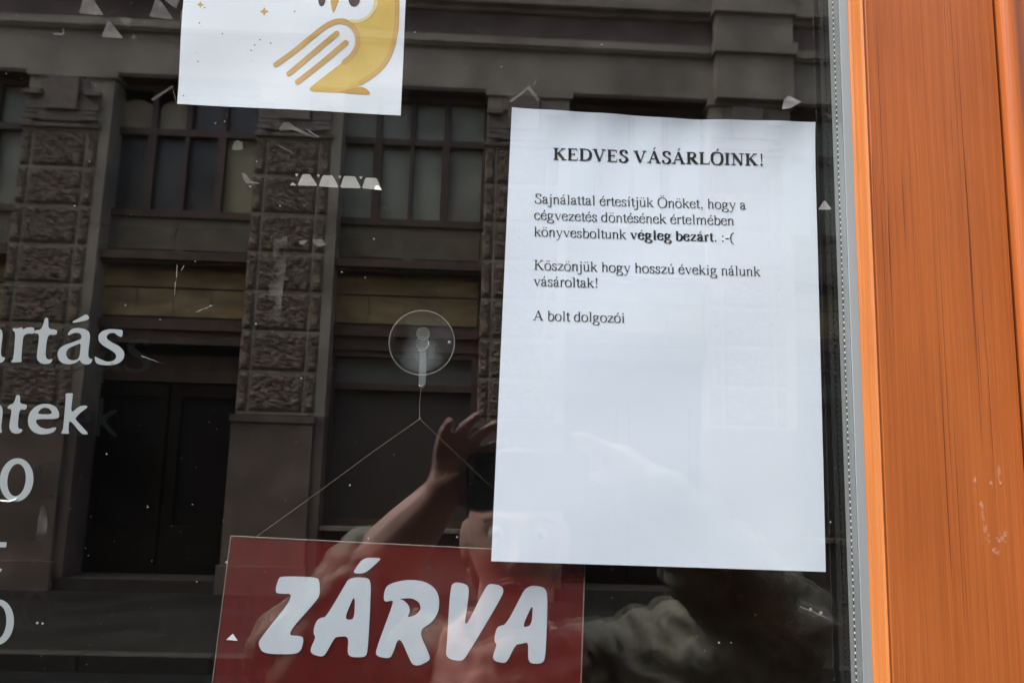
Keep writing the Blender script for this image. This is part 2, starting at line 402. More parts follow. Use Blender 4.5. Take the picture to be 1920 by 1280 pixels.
def bay(k, kind):
    x0 = P0X + k*PITCH + .56 - .09; x1 = P0X + (k+1)*PITCH - .47
    w_ = x1-x0; yb = FY-.30
    b = MB(); b.box(x0+.001, x1-.001, FY-.53, FY-.03, 6.16, 6.199)
    part(b, 'lintel', DARK if 0 else BROWNWOOD)
    # window: frame bars and panes
    fr = MB()
    for z0, z1 in ((4.44, 4.53), (5.50, 5.585)): fr.box(x0, x1, yb-.03, yb+.06, z0, z1)
    fr.box(x0, x1, yb-.029, yb+.059, 6.08, 6.155)
    xs = [x0, x0+w_*.27, x0+w_*.5, x0+w_*.73, x1]
    for i, x in enumerate(xs):
        hw = (.05, .05, .022, .05, .05)[i]
        fr.box(max(x0, x-hw), min(x1, x+hw), yb-.028, yb+.058, 4.531, 5.499)
        fr.box(max(x0, x-.035), min(x1, x+.035), yb-.027, yb+.057, 5.586, 6.079)
    wnd = part(fr, 'window', BROWNWOOD)
    for i in range(4):
        m = (BLINDB, BLINDB, BLINDB, BLINDT)[i] if k == 0 else BLINDG
        # mirrored order is the same left to right; the pane at the right of the first bay has a tan blind
        MB().box(xs[i]+.01, xs[i+1]-.01, yb-.045, yb-.0301, 4.5, 5.52).build('pane', m, wnd)
        xc = (xs[i]+xs[i+1])/2; hw = (xs[i+1]-xs[i])/2-.02
        arc = [(xc-hw, 5.56), (xc+hw, 5.56), (xc+hw, 6.1), (xc-hw, 6.1)] if not (k == 0 and i < 2) else [(xc-hw, 5.56), (xc+hw, 5.56), (xc+hw, 5.80)] + [(xc+hw*math.cos(R(a)), 5.80+.19*math.sin(R(a))) for a in range(15, 180, 15)] + [(xc-hw, 5.80)]
        MB().prism(arc, yb-.0265+.004, yb-.031).build('pane', BLINDT if (k == 0 and i < 2) else BLINDG if k else BLINDB, wnd)
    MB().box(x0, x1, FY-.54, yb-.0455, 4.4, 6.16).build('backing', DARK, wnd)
    # panel under the window, ledge with its shadow, fascia boards, beam
    b = MB(); b.box(x0, x1, FY-.54, yb+.03, 3.96, 4.438)
    for i in range(2): b.box(x0+.05+i*w_/2, x0+w_/2-.05+i*w_/2, yb+.031, yb+.04, 4.03, 4.38)
    part(b, 'spandrel_panel', BROWNPANEL)
    b = MB(); b.box(x0-.03, x1+.03, FY-.5, FY-.001 if 0 else FY-.06, 3.86, 3.955); b.box(x0-.03, x1+.03, FY-.5, FY-.12, 3.82, 3.858)
    part(b, 'ledge', BROWNWOOD)
    fa = MB(); fa.box(x0, x1, FY-.54, yb+.0, 3.15, 3.818)
    f_ = part(fa, 'fascia', BROWNPANEL)
    MB().box(x0+.04, x1-.04, yb+.001, yb+.03, 3.56, 3.76).build('board', TAN, f_)
    for i in range(4): MB().box(x0+.04+i*(w_-.08)/4+.004, x0+.04+(i+1)*(w_-.08)/4-.004, yb+.001, yb+.022, 3.20, 3.54).build('board', TAN, f_)
    b = MB(); b.box(x0, x1, FY-.5, yb+.09, 3.03, 3.148); b.box(x0, x1, FY-.5, yb+.05, 2.86, 3.028)
    part(b, 'beam', BROWNWOOD)
    if kind == 'door':
        yd = FY-.48
        fr = MB(); fr.box(x0, x1, yd-.06, yd-.03, .14, 2.858)
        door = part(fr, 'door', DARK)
        MB().box(x0+.02, x1-.02, yd-.028, yd, 2.42, 2.75).build('transom_panel', BROWNWOOD, door)
        for i in range(2):
            a = x0+.04+i*(w_/2-.02); e = a+w_/2-.06
            lf = MB(); lf.box(a, a+.12, yd-.028, yd+.02, .15, 2.38); lf.box(e-.12, e, yd-.028, yd+.02, .15, 2.38)
            lf.box(a+.121, e-.121, yd-.028, yd+.019, 2.24, 2.38); lf.box(a+.121, e-.121, yd-.028, yd+.019, .15, .70)
            lf.box(a+.20, e-.20, yd+.0192, yd+.03, .24, .62)
            lf.build('door_leaf', mat('dark_door_wood', (.014, .011, .007), .6, spec=.12, var=.2), door)
        b = MB(); b.box(x0-.05, x1+.05, FY-.6, FY+.02, 0.001, .135); part(b, 'step', mat('worn_step', (.07, .06, .05), .9, spec=.12, var=.2))
    else:
        yd = FY-.33
        fr = MB(); fr.box(x0, x0+.13, yd-.03, yd+.06, .32, 2.858); fr.box(x1-.09, x1, yd-.03, yd+.06, .32, 2.858)
        fr.box(x0+.131, x1-.091, yd-.03, yd+.059, 2.38, 2.46); fr.box(x0+.131, x1-.091, yd-.03, yd+.058, 2.78, 2.857); fr.box(x0+.131, x1-.091, yd-.03, yd+.061, .72, .84)
        s_ = part(fr, 'shop_front', BROWNWOOD)
        MB().box(x0+.1, x1-.07, yd-.06, yd-.031, 2.45, 2.80).build('transom_light', GREYPANEL, s_)
        MB().box(x0+.1, x1-.07, yd-.06, yd-.031, .80, 2.40).build('shutter', mat('brown_shutter', (.085, .07, .058), .5, var=.12, vscale=3), s_)
        MB().box(x0, x1, FY-.5, yd+.03, 0.001, .715).build('stall_riser', PANEL, s_)
        MB().box(x0-.02, x1+.02, FY-.4, FY-.1, .716, .76).build('sill', STONE2, s_)
bay(-1, 'shop'); bay(0, 'door'); bay(1, 'shop'); bay(2, 'door'); bay(3, 'shop')
for k in (-3, -2, 4, 5):      # plain continuation of the facade beyond the mirrored view
    b = MB(); b.box(P0X+k*PITCH-.47+(.0 if k != 4 else .0), P0X+k*PITCH+.50, FY-.54, FY-.002, 0, 6.19)
    if k in (-3, 4, 5): b.box(P0X+k*PITCH+.501, P0X+(k+1)*PITCH-.471, FY-.54, FY-.35, 0, 6.188)
    part(b, 'plain_pier', STONE2)
for x0, x1 in ((-22, P0X-3*PITCH-.471), (P0X+6*PITCH-.47, 22)):
    if x1 > x0: part(MB().box(x0, x1, FY-.54, FY-.003, 0, 6.187), 'side_wall', STONE2)
# ---- our side of the street: the shop's own wall around the window
WX0, WX1, WZ0, WZ1 = -1.45, .236, .80, 2.45       # clear glass
PLAST = mat('shop_front_plaster', (.42, .37, .30), .9, var=.12, vscale=3, bump=.3, bscale=60)
sw = thing('shop_building', 'plastered shop building whose window carries the closing notices', 'building', (0, 0, 0))
b = MB(); XR = .62
b.box(-22, WX0-.25, .0, .45, 0, 9); b.box(XR, 22, 0, .45, 0, 9); b.box(WX0-.249, XR-.001, .0, .45, 0, WZ0-.14); b.box(WX0-.249, XR-.001, 0, .45, WZ1+.17, 9)
b.build('wall', PLAST, sw)
MB().box(-22, 22, -.35, .5, 9.001, 9.2).build('cornice', STONE2, sw)
rf = MB(); rf.add([(-22, -.3, 9.21), (22, -.3, 9.21), (22, 6, 12), (-22, 6, 12), (-22, 12, 9.21), (22, 12, 9.21)], [(0, 1, 2, 3), (3, 2, 5, 4)])
rf.build('roof', MATS['roof_tiles'], sw)
INT = mat('darkened_interior', (.02, .018, .016), .95)  # darkness of the unlit room put into a near-black colour
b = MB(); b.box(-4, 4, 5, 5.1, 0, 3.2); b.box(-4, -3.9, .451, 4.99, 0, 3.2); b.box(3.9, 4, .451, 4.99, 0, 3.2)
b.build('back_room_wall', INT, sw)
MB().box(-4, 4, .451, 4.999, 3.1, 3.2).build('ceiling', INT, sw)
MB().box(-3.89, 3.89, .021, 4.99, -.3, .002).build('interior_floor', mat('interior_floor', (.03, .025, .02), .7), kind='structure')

# ================================================================== the shop window
win = thing('shop_window', 'double-glazed shop window in an orange stained wooden frame', 'window', (0, 0, 0))
GLO = glass_mat('outer_glass', .098, (.975, .985, .982), .002)
GLI = glass_mat('inner_glass', .088, (.975, .985, .982))
GLB = bpy.data.materials.new('glass_back_face'); GLB.use_nodes = True
GLB.node_tree.nodes.remove(GLB.node_tree.nodes['Principled BSDF'])
_t = GLB.node_tree.nodes.new('ShaderNodeBsdfTransparent'); GLB.node_tree.links.new(_t.outputs[0], GLB.node_tree.nodes['Material Output'].inputs[0])
G_IN = .0196; PAPER_Y = .0247
def pane(y0, y1, m, name):
    mb = MB(); V = [(x, y, z) for x in (WX0, WX1+.012) for y in (y0, y1) for z in (WZ0-.01, WZ1+.01)]
    mb.add(V, [(0, 4, 5, 1)], 0); mb.add(V, [(2, 3, 7, 6), (0, 1, 3, 2), (4, 6, 7, 5), (0, 2, 6, 4), (1, 5, 7, 3)], 1)
    return mb.build(name, [m, GLB], win)
pane(0, .004, GLO, 'outer_pane'); pane(G_IN, G_IN+.004, GLI, 'inner_pane')
# spacer bar with its row of holes, and the grey sealing strip
ALU = mat('aluminium_spacer', (.30, .33, .33), .35, metal=.35, var=.08, vscale=30, stretch=(1, 1, .1))
GASK = mat('grey_glazing_strip', (.20, .24, .255), .6, var=.1, vscale=30, stretch=(1, 1, .15))
BLK = mat('black_groove', (.012, .012, .013), .7)
XS = WX1-.0045
spb = MB(); spb.box(XS, WX1+.01, .0142, .0192, WZ0, WZ1); spb.box(XS, WX1+.01, .0045, .0115, WZ0, WZ1)
spacer = spb.build('spacer_bar', ALU, win)
MB().box(XS+.0006, WX1+.008, .0116, .0141, WZ0, WZ1).build('perforated_groove', BLK, spacer)
hm = MB()
z = WZ0+.01
while z < WZ1:
    hm.box(XS+.0001, XS+.0006, .01235, .0133, z, z+.0011); z += .0039
hm.build('perforation', mat('bright_desiccant', (.85, .85, .82), .5), spacer, kind='stuff')
MB().box(WX1-.0062, WX1+.004, -.0012, -.0001, WZ0, WZ1).build('glazing_strip', GASK, win)
# bead and stile on the right, moulding beyond; the same members on the other sides
STY = -.0135
xb0 = WX1-.001; xb1 = at(1619, 0, STY).x
def vert_profile(pts, name, m, parent, z0=WZ0-.14, z1=WZ1+.17):
    """profile in (x, y) extruded upright"""
    n = len(pts); V = [(x, y, z0) for x, y in pts] + [(x, y, z1) for x, y in pts]
    mb = MB().add(V, [(i, (i+1) % n, n+(i+1) % n, n+i) for i in range(n)] + [tuple(range(n))[::-1], tuple(range(n, 2*n))])
    return mb.build(name, m, parent)
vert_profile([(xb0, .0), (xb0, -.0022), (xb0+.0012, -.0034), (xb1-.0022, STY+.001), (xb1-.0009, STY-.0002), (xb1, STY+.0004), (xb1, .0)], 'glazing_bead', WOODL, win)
xm = at(1866, 0, STY).x
stile = vert_profile([(xb1+.0003, .02), (xb1+.0003, STY+.0012), (xb1+.0013, STY), (xm-.0022, STY), (xm-.0012, STY+.0012), (xm-.0012, .02)], 'stile', WOOD, win)
xp = xm
nose = [(xp+.0062-.0062*math.cos(a), -.0160-.0052*math.sin(a)) for a in [R(t) for t in range(0, 131, 13)]]
vert_profile(nose + [(xp+.0118, -.0192), (xp+.0125, -.0190), (XR-.002, -.0190), (XR-.002, .03), (xp, .03)], 'outer_moulding', WOOD, win)
b = MB(); b.box(WX0-.249, WX0+.001, STY, .03, WZ0-.139, WZ1+.169); b.build('left_stile', WOOD, win)
b = MB(); b.box(WX0+.002, xb0-.001, STY, .03, WZ0-.139, WZ0); b.build('bottom_rail', WOOD, win)
b = MB(); b.box(WX0+.002, xb0-.001, STY, .03, WZ1, WZ1+.169); b.build('top_rail', WOOD, win)
# chalky scuffs on the stile
sc_m = film_mat('chalky_scuff', .17, (.8, .5, .34), .8, 420, -.5, 1)
b = MB()
for (u, v, rw, rh, a) in ((1828, 905, 2.5, 22, .25), (1842, 960, 3, 30, .3), (1850, 1000, 5, 22, .4), (1880, 1005, 13, 14, .6), (1874, 890, 4, 16, .2), (1868, 1030, 8, 9, 0), (1858, 905, 3, 8, .5)):
    pts = []
    for k in range(14):
        t = 2*math.pi*k/14; rr = 1+random.uniform(-.3, .3); x = rw*rr*math.cos(t); y = rh*rr*math.sin(t)
        pts.append((u+x*math.cos(a)+y*math.sin(a)*.5, v+y*math.cos(a)-x*math.sin(a)))
    b.prism(px2xz(pts, STY), STY-.0003, STY-.00005)
b.build('scuff_mark', sc_m, stile)

# ================================================================== papers behind the glass
WHITE = mat('white_paper', (.80, .87, .955), .75, spec=.2)
MATS['white_paper'].node_tree.nodes['Principled BSDF'].inputs['Subsurface Weight'].default_value = 0
INK = mat('black_toner', (.022, .022, .026), .8, spec=.1)

class Sheet:
    """a slightly wavy sheet hung between four photographed corners on the plane behind the inner pane"""
    def __init__(s, TL, TR, BR, BL, yf, zf=None):
        s.c = [at(*p, PAPER_Y) for p in (TL, TR, BR, BL)]; s.yf = yf; s.zf = zf
    def pt(s, a, b):           # a across, b down, 0..1
        p = (s.c[0]*(1-a)+s.c[1]*a)*(1-b) + (s.c[3]*(1-a)+s.c[2]*a)*b
        p = p.copy(); p.y = PAPER_Y + s.yf(a, b)
        if s.zf: p.z += s.zf(a, b)
        return p
    def ab(s, x, z):           # inverse, for print on the sheet
        a = b = .5
        for _ in range(4):
            top = s.c[0].lerp(s.c[1], a); bot = s.c[3].lerp(s.c[2], a)
            b = (z-top.z)/(bot.z-top.z)
            l = s.c[0].lerp(s.c[3], b); r = s.c[1].lerp(s.c[2], b); a = (x-l.x)/(r.x-l.x)
        return a, b
    def y(s, x, z): return PAPER_Y + s.yf(*s.ab(x, z))
    def build(s, name, m, parent, nx=36, ny=50, th=.00012):
        V = []; F = []
        for k in (0, 1):
            for j in range(ny+1):
                for i in range(nx+1):
                    p = s.pt(i/nx, j/ny); p.y += k*th; V.append(p)
        n = (nx+1)*(ny+1)
        for j in range(ny):
            for i in range(nx):
                a = j*(nx+1)+i; F += [(a, a+nx+1, a+nx+2, a+1), (n+a, n+a+1, n+a+nx+2, n+a+nx+1)]
        base = len(V); edge = [i for i in range(nx+1)] + [j*(nx+1)+nx for j in range(1, ny+1)] + [ny*(nx+1)+i for i in range(nx-1, -1, -1)] + [j*(nx+1) for j in range(ny-1, 0, -1)]
        for q in range(len(edge)):
            a, b_ = edge[q], edge[(q+1) % len(edge)]; V += [V[a].copy(), V[b_].copy(), V[b_+n].copy(), V[a+n].copy()]; F.append(tuple(range(len(V)-4, len(V))))
        return MB().add(V, F).build(name, m, parent, smooth=True)
def notice_y(a, b):
    k = b/.13
    mid = math.sin(math.pi*min(1, max(0, a*.96+.02)))**.6
    y = .0042*(k*math.exp(1-k))*(.35+.65*mid)                 # sags away from the glass under the taped top edge
    top = max(0, 1-b/.30)
    y += .00035*(1+math.sin(a*34+2*math.sin(b*9)))*top + .0005*(1+math.sin(a*13+b*5+1))*top
    y += .0006*(1+math.sin(a*7+b*3))*(.25+.75*math.sin(math.pi*b)) + .0004*(1+math.sin(b*17+a*4+1))*math.sin(math.pi*a)
    return y
def notice_z(a, b):
    k = a/.61 if a < .61 else max(0, (1-a)/.39)
    return -.0024*k*math.exp(-(b/.035))
notice = thing('closing_notice', 'white notice taped inside the window, black Hungarian text headed KEDVES VÁSÁRLÓINK!', 'notice', at(1245, 630, PAPER_Y))
nsheet = Sheet((960, 199.5), (1531, 227), (1548.5, 1071.5), (921, 1051.5), notice_y, notice_z)
nsheet.build('paper', WHITE, notice, 60, 84)

# ---- pen-drawn serif letters (units: 1000 = font size), strokes: thick/thin by direction
X_, C_, A_ = 455, 662, 683
def G(adv, *st): return (adv, st)
def L(*p, w=None): return ('l', p, w)
def Cv(*p, w=None): return ('c', p, w)
def S(x, y, h=64): return ('s', ((x, y), h), None)
def P(*p): return ('p', p, None)
def acute(x, y=555): return P((x-45, y), (x-18, y-10), (x+105, y+100), (x+85, y+145), (x+35, y+135))
def dots(x, y=615): return [('d', ((x-80, y+15), 42), None), ('d', ((x+80, y+15), 42), None)]
bowl_o = Cv((250, 460), (150, 440), (72, 345), (60, 225), (85, 95), (170, 8), (250, -6), (350, 25), (425, 120), (438, 235), (410, 360), (335, 440), (250, 460))
bigO = Cv((361, 672), (220, 655), (100, 530), (75, 335), (100, 150), (215, 15), (361, -8), (505, 15), (620, 150), (648, 335), (620, 530), (500, 655), (361, 672))
stem_a = [L((310, 330), (310, 95)), Cv((310, 110), (320, 45), (360, 18), (430, 50), w=38), Cv((70, 350), (95, 425), (190, 458), (275, 435), (312, 350)), Cv((312, 285), (215, 245), (110, 205), (62, 120), (95, 25), (180, 5), (255, 40), (312, 100)), ('d', ((92, 345), 40), None)]
S_caps = [Cv((430, 500), (425, 600), (340, 668), (230, 660), (125, 600), (120, 490), (200, 400), (340, 320), (435, 230), (440, 110), (350, 15), (230, -5), (110, 40), (65, 170)), L((430, 500), (438, 660), w=26), L((62, 175), (60, 0), w=26)]
GL = {
 ' ': G(250),
 'a': G(444, *stem_a), 'á': G(444, *stem_a, acute(200)),
 'b': G(500, L((110, 660), (110, 10)), L((30, 650), (110, 668), w=28), Cv((112, 370), (190, 445), (300, 455), (400, 390), (440, 245), (400, 80), (290, 0), (180, 0), (112, 50))),
 'c': G(444, Cv((370, 350), (330, 430), (240, 460), (130, 420), (60, 300), (65, 150), (130, 40), (230, 2), (340, 40), (410, 120)), ('d', ((365, 350), 38), None)),
 'd': G(500, L((375, 660), (375, 20)), L((295, 650), (375, 668), w=28), L((375, 20), (470, 30), w=30), Cv((372, 380), (300, 450), (190, 450), (90, 370), (52, 220), (85, 75), (180, 0), (290, 20), (372, 90))),
 'e': G(444, Cv((60, 270), (380, 270), w=32), Cv((380, 270), (365, 380), (300, 450), (220, 458), (120, 415), (58, 300), (60, 160), (120, 45), (225, 0), (330, 35), (410, 130))),
 'g': G(500, Cv((220, 458), (120, 420), (85, 310), (115, 200), (215, 160), (310, 200), (345, 310), (310, 410), (220, 458)), L((300, 415), (470, 418), w=36), Cv((170, 170), (100, 120), (100, 60), (190, 40), (350, 15), (440, -50), (420, -150), (300, -210), (150, -205), (50, -150), (50, -80), (130, -10))),
 'h': G(500, L((110, 660), (110, 0)), L((30, 650), (110, 668), w=28), Cv((112, 350), (200, 430), (290, 455), (370, 400), (380, 300), (380, 0)), S(110, 0), S(380, 0)),
 'i': G(278, L((140, 450), (140, 0)), L((35, 418), (140, 450), w=28), S(140, 0), ('d', ((140, 620), 52), None)),
 'í': G(278, L((140, 450), (140, 0)), L((35, 418), (140, 450), w=28), S(140, 0), acute(120)),
 'j': G(278, Cv((160, 450), (160, 0), (150, -140), (90, -210), (-10, -200)), L((55, 418), (160, 450), w=28), ('d', ((155, 620), 52), None), ('d', ((-20, -180), 42), None)),
 'k': G(500, L((110, 660), (110, 0)), L((30, 650), (110, 668), w=28), S(110, 0), L((115, 215), (380, 435), w=34), L((215, 285), (430, 10), w=80), S(370, 440, 80), S(430, 0, 75)),
 'l': G(278, L((140, 668), (140, 0)), L((35, 645), (140, 668), w=28), S(140, 0)),
 'm': G(778, L((110, 450), (110, 0)), L((20, 418), (110, 450), w=28), Cv((112, 350), (200, 430), (285, 455), (365, 400), (378, 300), (378, 0)), Cv((380, 350), (470, 430), (560, 455), (640, 400), (650, 300), (650, 0)), S(110, 0), S(378, 0), S(650, 0)),
 'n': G(500, L((110, 450), (110, 0)), L((20, 418), (110, 450), w=28), Cv((112, 350), (200, 430), (290, 455), (370, 400), (382, 300), (382, 0)), S(110, 0), S(382, 0)),
 'o': G(500, bowl_o), 'ö': G(500, bowl_o, *dots(250)), 'ó': G(500, bowl_o, acute(235)),
 'r': G(333, L((110, 450), (110, 0)), L((20, 418), (110, 450), w=28), Cv((112, 320), (180, 420), (250, 455), (300, 430), w=60), S(110, 0), ('d', ((290, 415), 45), None)),
 's': G(389, Cv((310, 340), (295, 430), (200, 458), (105, 425), (80, 340), (150, 265), (260, 210), (320, 130), (285, 35), (190, 0), (90, 30), (58, 130)), L((312, 330), (318, 455), w=26), L((55, 140), (52, 5), w=26)),
 't': G(278, Cv((130, 580), (130, 120), (145, 30), (200, 8), (270, 50)), L((20, 440), (260, 440), w=34), L((30, 440), (130, 575), w=28)),
 'u': G(500, Cv((105, 445), (105, 130), (130, 35), (220, 5), (300, 40), (385, 105)), L((385, 445), (385, 20)), L((20, 445), (105, 445), w=28), L((300, 445), (385, 445), w=28), L((385, 22), (475, 30), w=28)),
 'v': G(500, L((90, 440), (265, 10), w=80), L((265, 10), (415, 440), w=34), S(95, 445, 80), S(415, 445, 65)),
 'y': G(500, L((90, 440), (270, 20), w=80), Cv((415, 440), (270, 20), (200, -140), (120, -205), (50, -180), w=36), S(95, 445, 80), S(415, 445, 65)),
 'z': G(444, L((60, 438), (385, 438), w=36), L((385, 435), (50, 16), w=72), L((50, 16), (400, 16), w=36), L((60, 440), (50, 330), w=28), L((400, 16), (415, 120), w=28)),
 ',': G(250, ('d', ((120, 45), 55), None), Cv((150, 40), (150, -50), (75, -125), w=34)),
 '.': G(250, ('d', ((120, 45), 55), None)), ':': G(278, ('d', ((130, 45), 55), None), ('d', ((130, 400), 55), None)),
 '-': G(333, L((35, 225), (290, 225), w=66)),
 '(': G(333, Cv((295, 670), (150, 540), (80, 350), (75, 230), (80, 110), (150, -70), (295, -180))),
 '!': G(333, P((120, 670), (215, 670), (182, 190), (152, 190)), ('d', ((167, 45), 56), None)),
 'S': G(556, *[(k, tuple((x+30, y) for x, y in p), w) for k, p, w in S_caps]),
 'K': G(722, L((165, 655), (165, 5)), S(165, 655, 120), S(165, 5, 120), L((175, 290), (540, 640), w=36), L((290, 400), (600, 10), w=100), S(560, 655, 100), S(610, 5, 115)),
 'Ö': G(722, bigO, *dots(361, 790)), 'Ó': G(722, bigO, acute(350, 745)),
 'A': G(722, L((110, 10), (345, 640), w=36), L((350, 668), (600, 10), w=96), L((190, 230), (490, 230), w=34), S(100, 5, 100), S(605, 5, 110)),
 'E': G(611, L((165, 655), (165, 5)), L((50, 648), (550, 648), w=36), L((50, 14), (565, 14), w=36), L((165, 345), (420, 345), w=36), L((548, 655), (555, 515), w=28), L((565, 10), (590, 160), w=28), L((420, 420), (420, 265), w=28)),
 'D': G(722, L((165, 655), (165, 5)), Cv((50, 648), (300, 648), (500, 610), (620, 480), (645, 335), (620, 180), (500, 50), (300, 14), (50, 14))),
 'V': G(722, L((120, 650), (375, 0), w=96), L((375, 0), (595, 650), w=36), S(115, 655, 110), S(600, 655, 95)),
 'R': G(667, L((165, 655), (165, 5)), S(165, 5, 120), Cv((50, 648), (300, 650), (440, 620), (500, 500), (440, 380), (300, 340), (170, 340)), L((290, 345), (590, 10), w=96), S(610, 5, 70)),
 'L': G(611, L((165, 655), (165, 5)), S(165, 655, 120), L((50, 14), (560, 14), w=36), L((560, 10), (590, 170), w=28)),
 'I': G(333, L((165, 655), (165, 5)), S(165, 655, 120), S(165, 5, 120)),
 'N': G(722, L((150, 655), (150, 5), w=40), L((130, 655), (590, 10), w=100), L((590, 655), (590, 5), w=40), S(110, 655, 95), S(150, 5, 100), S(590, 655, 105)),
}
GL['é'] = (444, GL['e'][1] + (acute(225),)); GL['ú'] = (500, GL['u'][1] + (acute(245),))
GL['ü'] = (500, GL['u'][1] + tuple(dots(245))); GL['Á'] = (722, GL['A'][1] + (acute(350, 745),))
def runs_width(runs, bold_extra=40):
    t = 0
    for txt, bold in runs:
        for ch in txt: t += GL[ch][0] + (bold_extra if bold and ch != ' ' else 0)
    return t
def text_mesh(runs, p0, p1, sheet, thick=86, thin=38):
    """runs = [(text, bold)], baseline from p0 to p1 (x, z); returns a mesh builder of flat strokes"""
    mb = MB(); W = runs_width(runs); dx, dz = p1[0]-p0[0], p1[1]-p0[1]; ln = math.hypot(dx, dz)
    ex = (dx/ln, dz/ln); ez = (-ex[1], ex[0]); sc = ln/W; cur = 0; q = [0]
    def put(poly, cur):
        out = []
        q[0] += 1
        for (x, y) in poly:
            X = p0[0] + sc*((cur+x)*ex[0] + y*ez[0]); Z = p0[1] + sc*((cur+x)*ex[1] + y*ez[1])
            out.append((X, sheet.y(X, Z) - .00025 - (q[0] % 5)*.00001, Z))
        return out
    def strip(pts, wfix, TK, TN, cur):
        A, B = [], []
        for i, p in enumerate(pts):
            a, b_ = pts[max(i-1, 0)], pts[min(i+1, len(pts)-1)]
            tx, ty = b_[0]-a[0], b_[1]-a[1]; l = math.hypot(tx, ty) or 1; tx /= l; ty /= l
            nx, ny = -ty, tx
            if wfix: h = wfix/2
            else:
                ca, sa = math.cos(.22), math.sin(.22); u = nx*ca - ny*sa; v = nx*sa + ny*ca
                h = .5*math.sqrt((TK*u)**2 + (TN*v)**2)
            A.append((p[0]+nx*h, p[1]+ny*h)); B.append((p[0]-nx*h, p[1]-ny*h))
        V = put(A + B, cur); n = len(A)
        mb.add(V, [(i, i+1, n+i+1, n+i) for i in range(n-1)])
    for txt, bold in runs:
        TK, TN = (thick*1.85, thin*1.45) if bold else (thick, thin)
        for ch in txt:
            adv, sts = GL[ch]; ex_b = 40 if bold and ch != ' ' else 0; c = cur + ex_b/2
            for k, d_, wf in sts:
                if wf: wf = wf*(1.55 if wf > 50 and bold else 1.35 if bold else 1) * (thick/86 if wf > 50 else thin/34)
                if k == 'l': strip(list(d_), wf, TK, TN, c)
                elif k == 'c': strip(spline([tuple(map(float, p)) for p in d_], 4), wf, TK, TN, c)
                elif k == 's': (x, y), h = d_; h += 20 if bold else 0; y += 14 if y < 100 else -10; strip([(x-h, y), (x+h, y)], TN, TK, TN, c)
                elif k == 'd': (x, y), r_ = d_; r_ *= 1.2 if bold else 1; V = put([(x+r_*math.cos(R(t)), y+r_*math.sin(R(t))) for t in range(0, 360, 45)], c); mb.add(V, [tuple(range(8))])
                elif k == 'p': V = put(list(d_), c); mb.add(V, [tuple(range(len(d_)))])
            cur += adv + ex_b
    return mb
def tline(name, runs, a, b_):
    pa, pb = at(*a, PAPER_Y), at(*b_, PAPER_Y)
    for _ in range(3): pa, pb = at(*a, nsheet.y(pa.x, pa.z)), at(*b_, nsheet.y(pb.x, pb.z))
    text_mesh(runs, (pa.x, pa.z), (pb.x, pb.z), nsheet).build(name, INK, notice)
tline('heading', [('KEDVES VÁSÁRLÓINK!', True)], (1036, 299.5), (1434, 311))
tline('text_line', [('Sajnálattal értesítjük Önöket, hogy a', False)], (1001, 381), (1399, 393))
tline('text_line', [('cégvezetés döntésének értelmében', False)], (1001, 411.5), (1377, 422.6))
tline('text_line', [('könyvesboltunk ', False), ('végleg bezárt', True), ('. :-(', False)], (1001, 442.7), (1377, 453.8))
tline('text_line', [('Köszönjük hogy hosszú évekig nálunk', False)], (1000, 505.5), (1426, 518))
tline('text_line', [('vásároltak!', False)], (1000, 535.8), (1123, 539.5))
tline('text_line', [('A bolt dolgozói', False)], (999, 600), (1172, 605))

# ---- owl poster
def poster_y(a, b): return .0003 + .0008*(1+math.sin(a*9+b*6))*.5 + .0005*(1+math.sin(b*22+a*2))
poster = thing('owl_poster', 'white poster with a printed golden owl, taped inside the glass at the top', 'poster', at(550, 0, PAPER_Y))
psheet = Sheet((367, -400), (777, -385), (751, 215.5), (331, 193.5), poster_y)
psheet.build('paper', mat('poster_paper', (.82, .865, .91), .7, spec=.25), poster, 40, 60)
def printed(polys, name, m, lay, parent=poster, sheet=psheet, sc=5.817, ox=480, oy=0, sm=2, holes=None, hl=None):
    mb = MB()
    for k, poly in enumerate(polys):
        pts = px2xz(chaikin(poly, sm) if sm else poly, PAPER_Y, sc, ox, oy)
        hs = [px2xz(chaikin(h, sm), PAPER_Y, sc, ox, oy) for h in (holes[k] if holes else [])]
        # refine by drawing on a grid-free flat film held just in front of the paper
        mb.prism(pts, 0, .00002, hs)
    bm = bmesh.new(); me0 = mb.mesh('t', m); bm.from_mesh(me0)      # cut into small facets so the print follows the wavy sheet
    for ax, n_ in ((0, Vector((1, 0, 0))), (2, Vector((0, 0, 1)))):
        lo = min(v.co[ax] for v in bm.verts); hi = max(v.co[ax] for v in bm.verts); c_ = math.ceil(lo/.005)*.005
        while c_ < hi:
            bmesh.ops.bisect_plane(bm, geom=bm.verts[:]+bm.edges[:]+bm.faces[:], plane_co=n_*c_, plane_no=n_, dist=1e-6); c_ += .005
    for v in bm.verts: v.co.y += sheet.y(v.co.x, v.co.z)-.00009-lay*.00003
    bm.to_mesh(me0); bm.free(); me0.name = name
    return link(name, me0, parent)
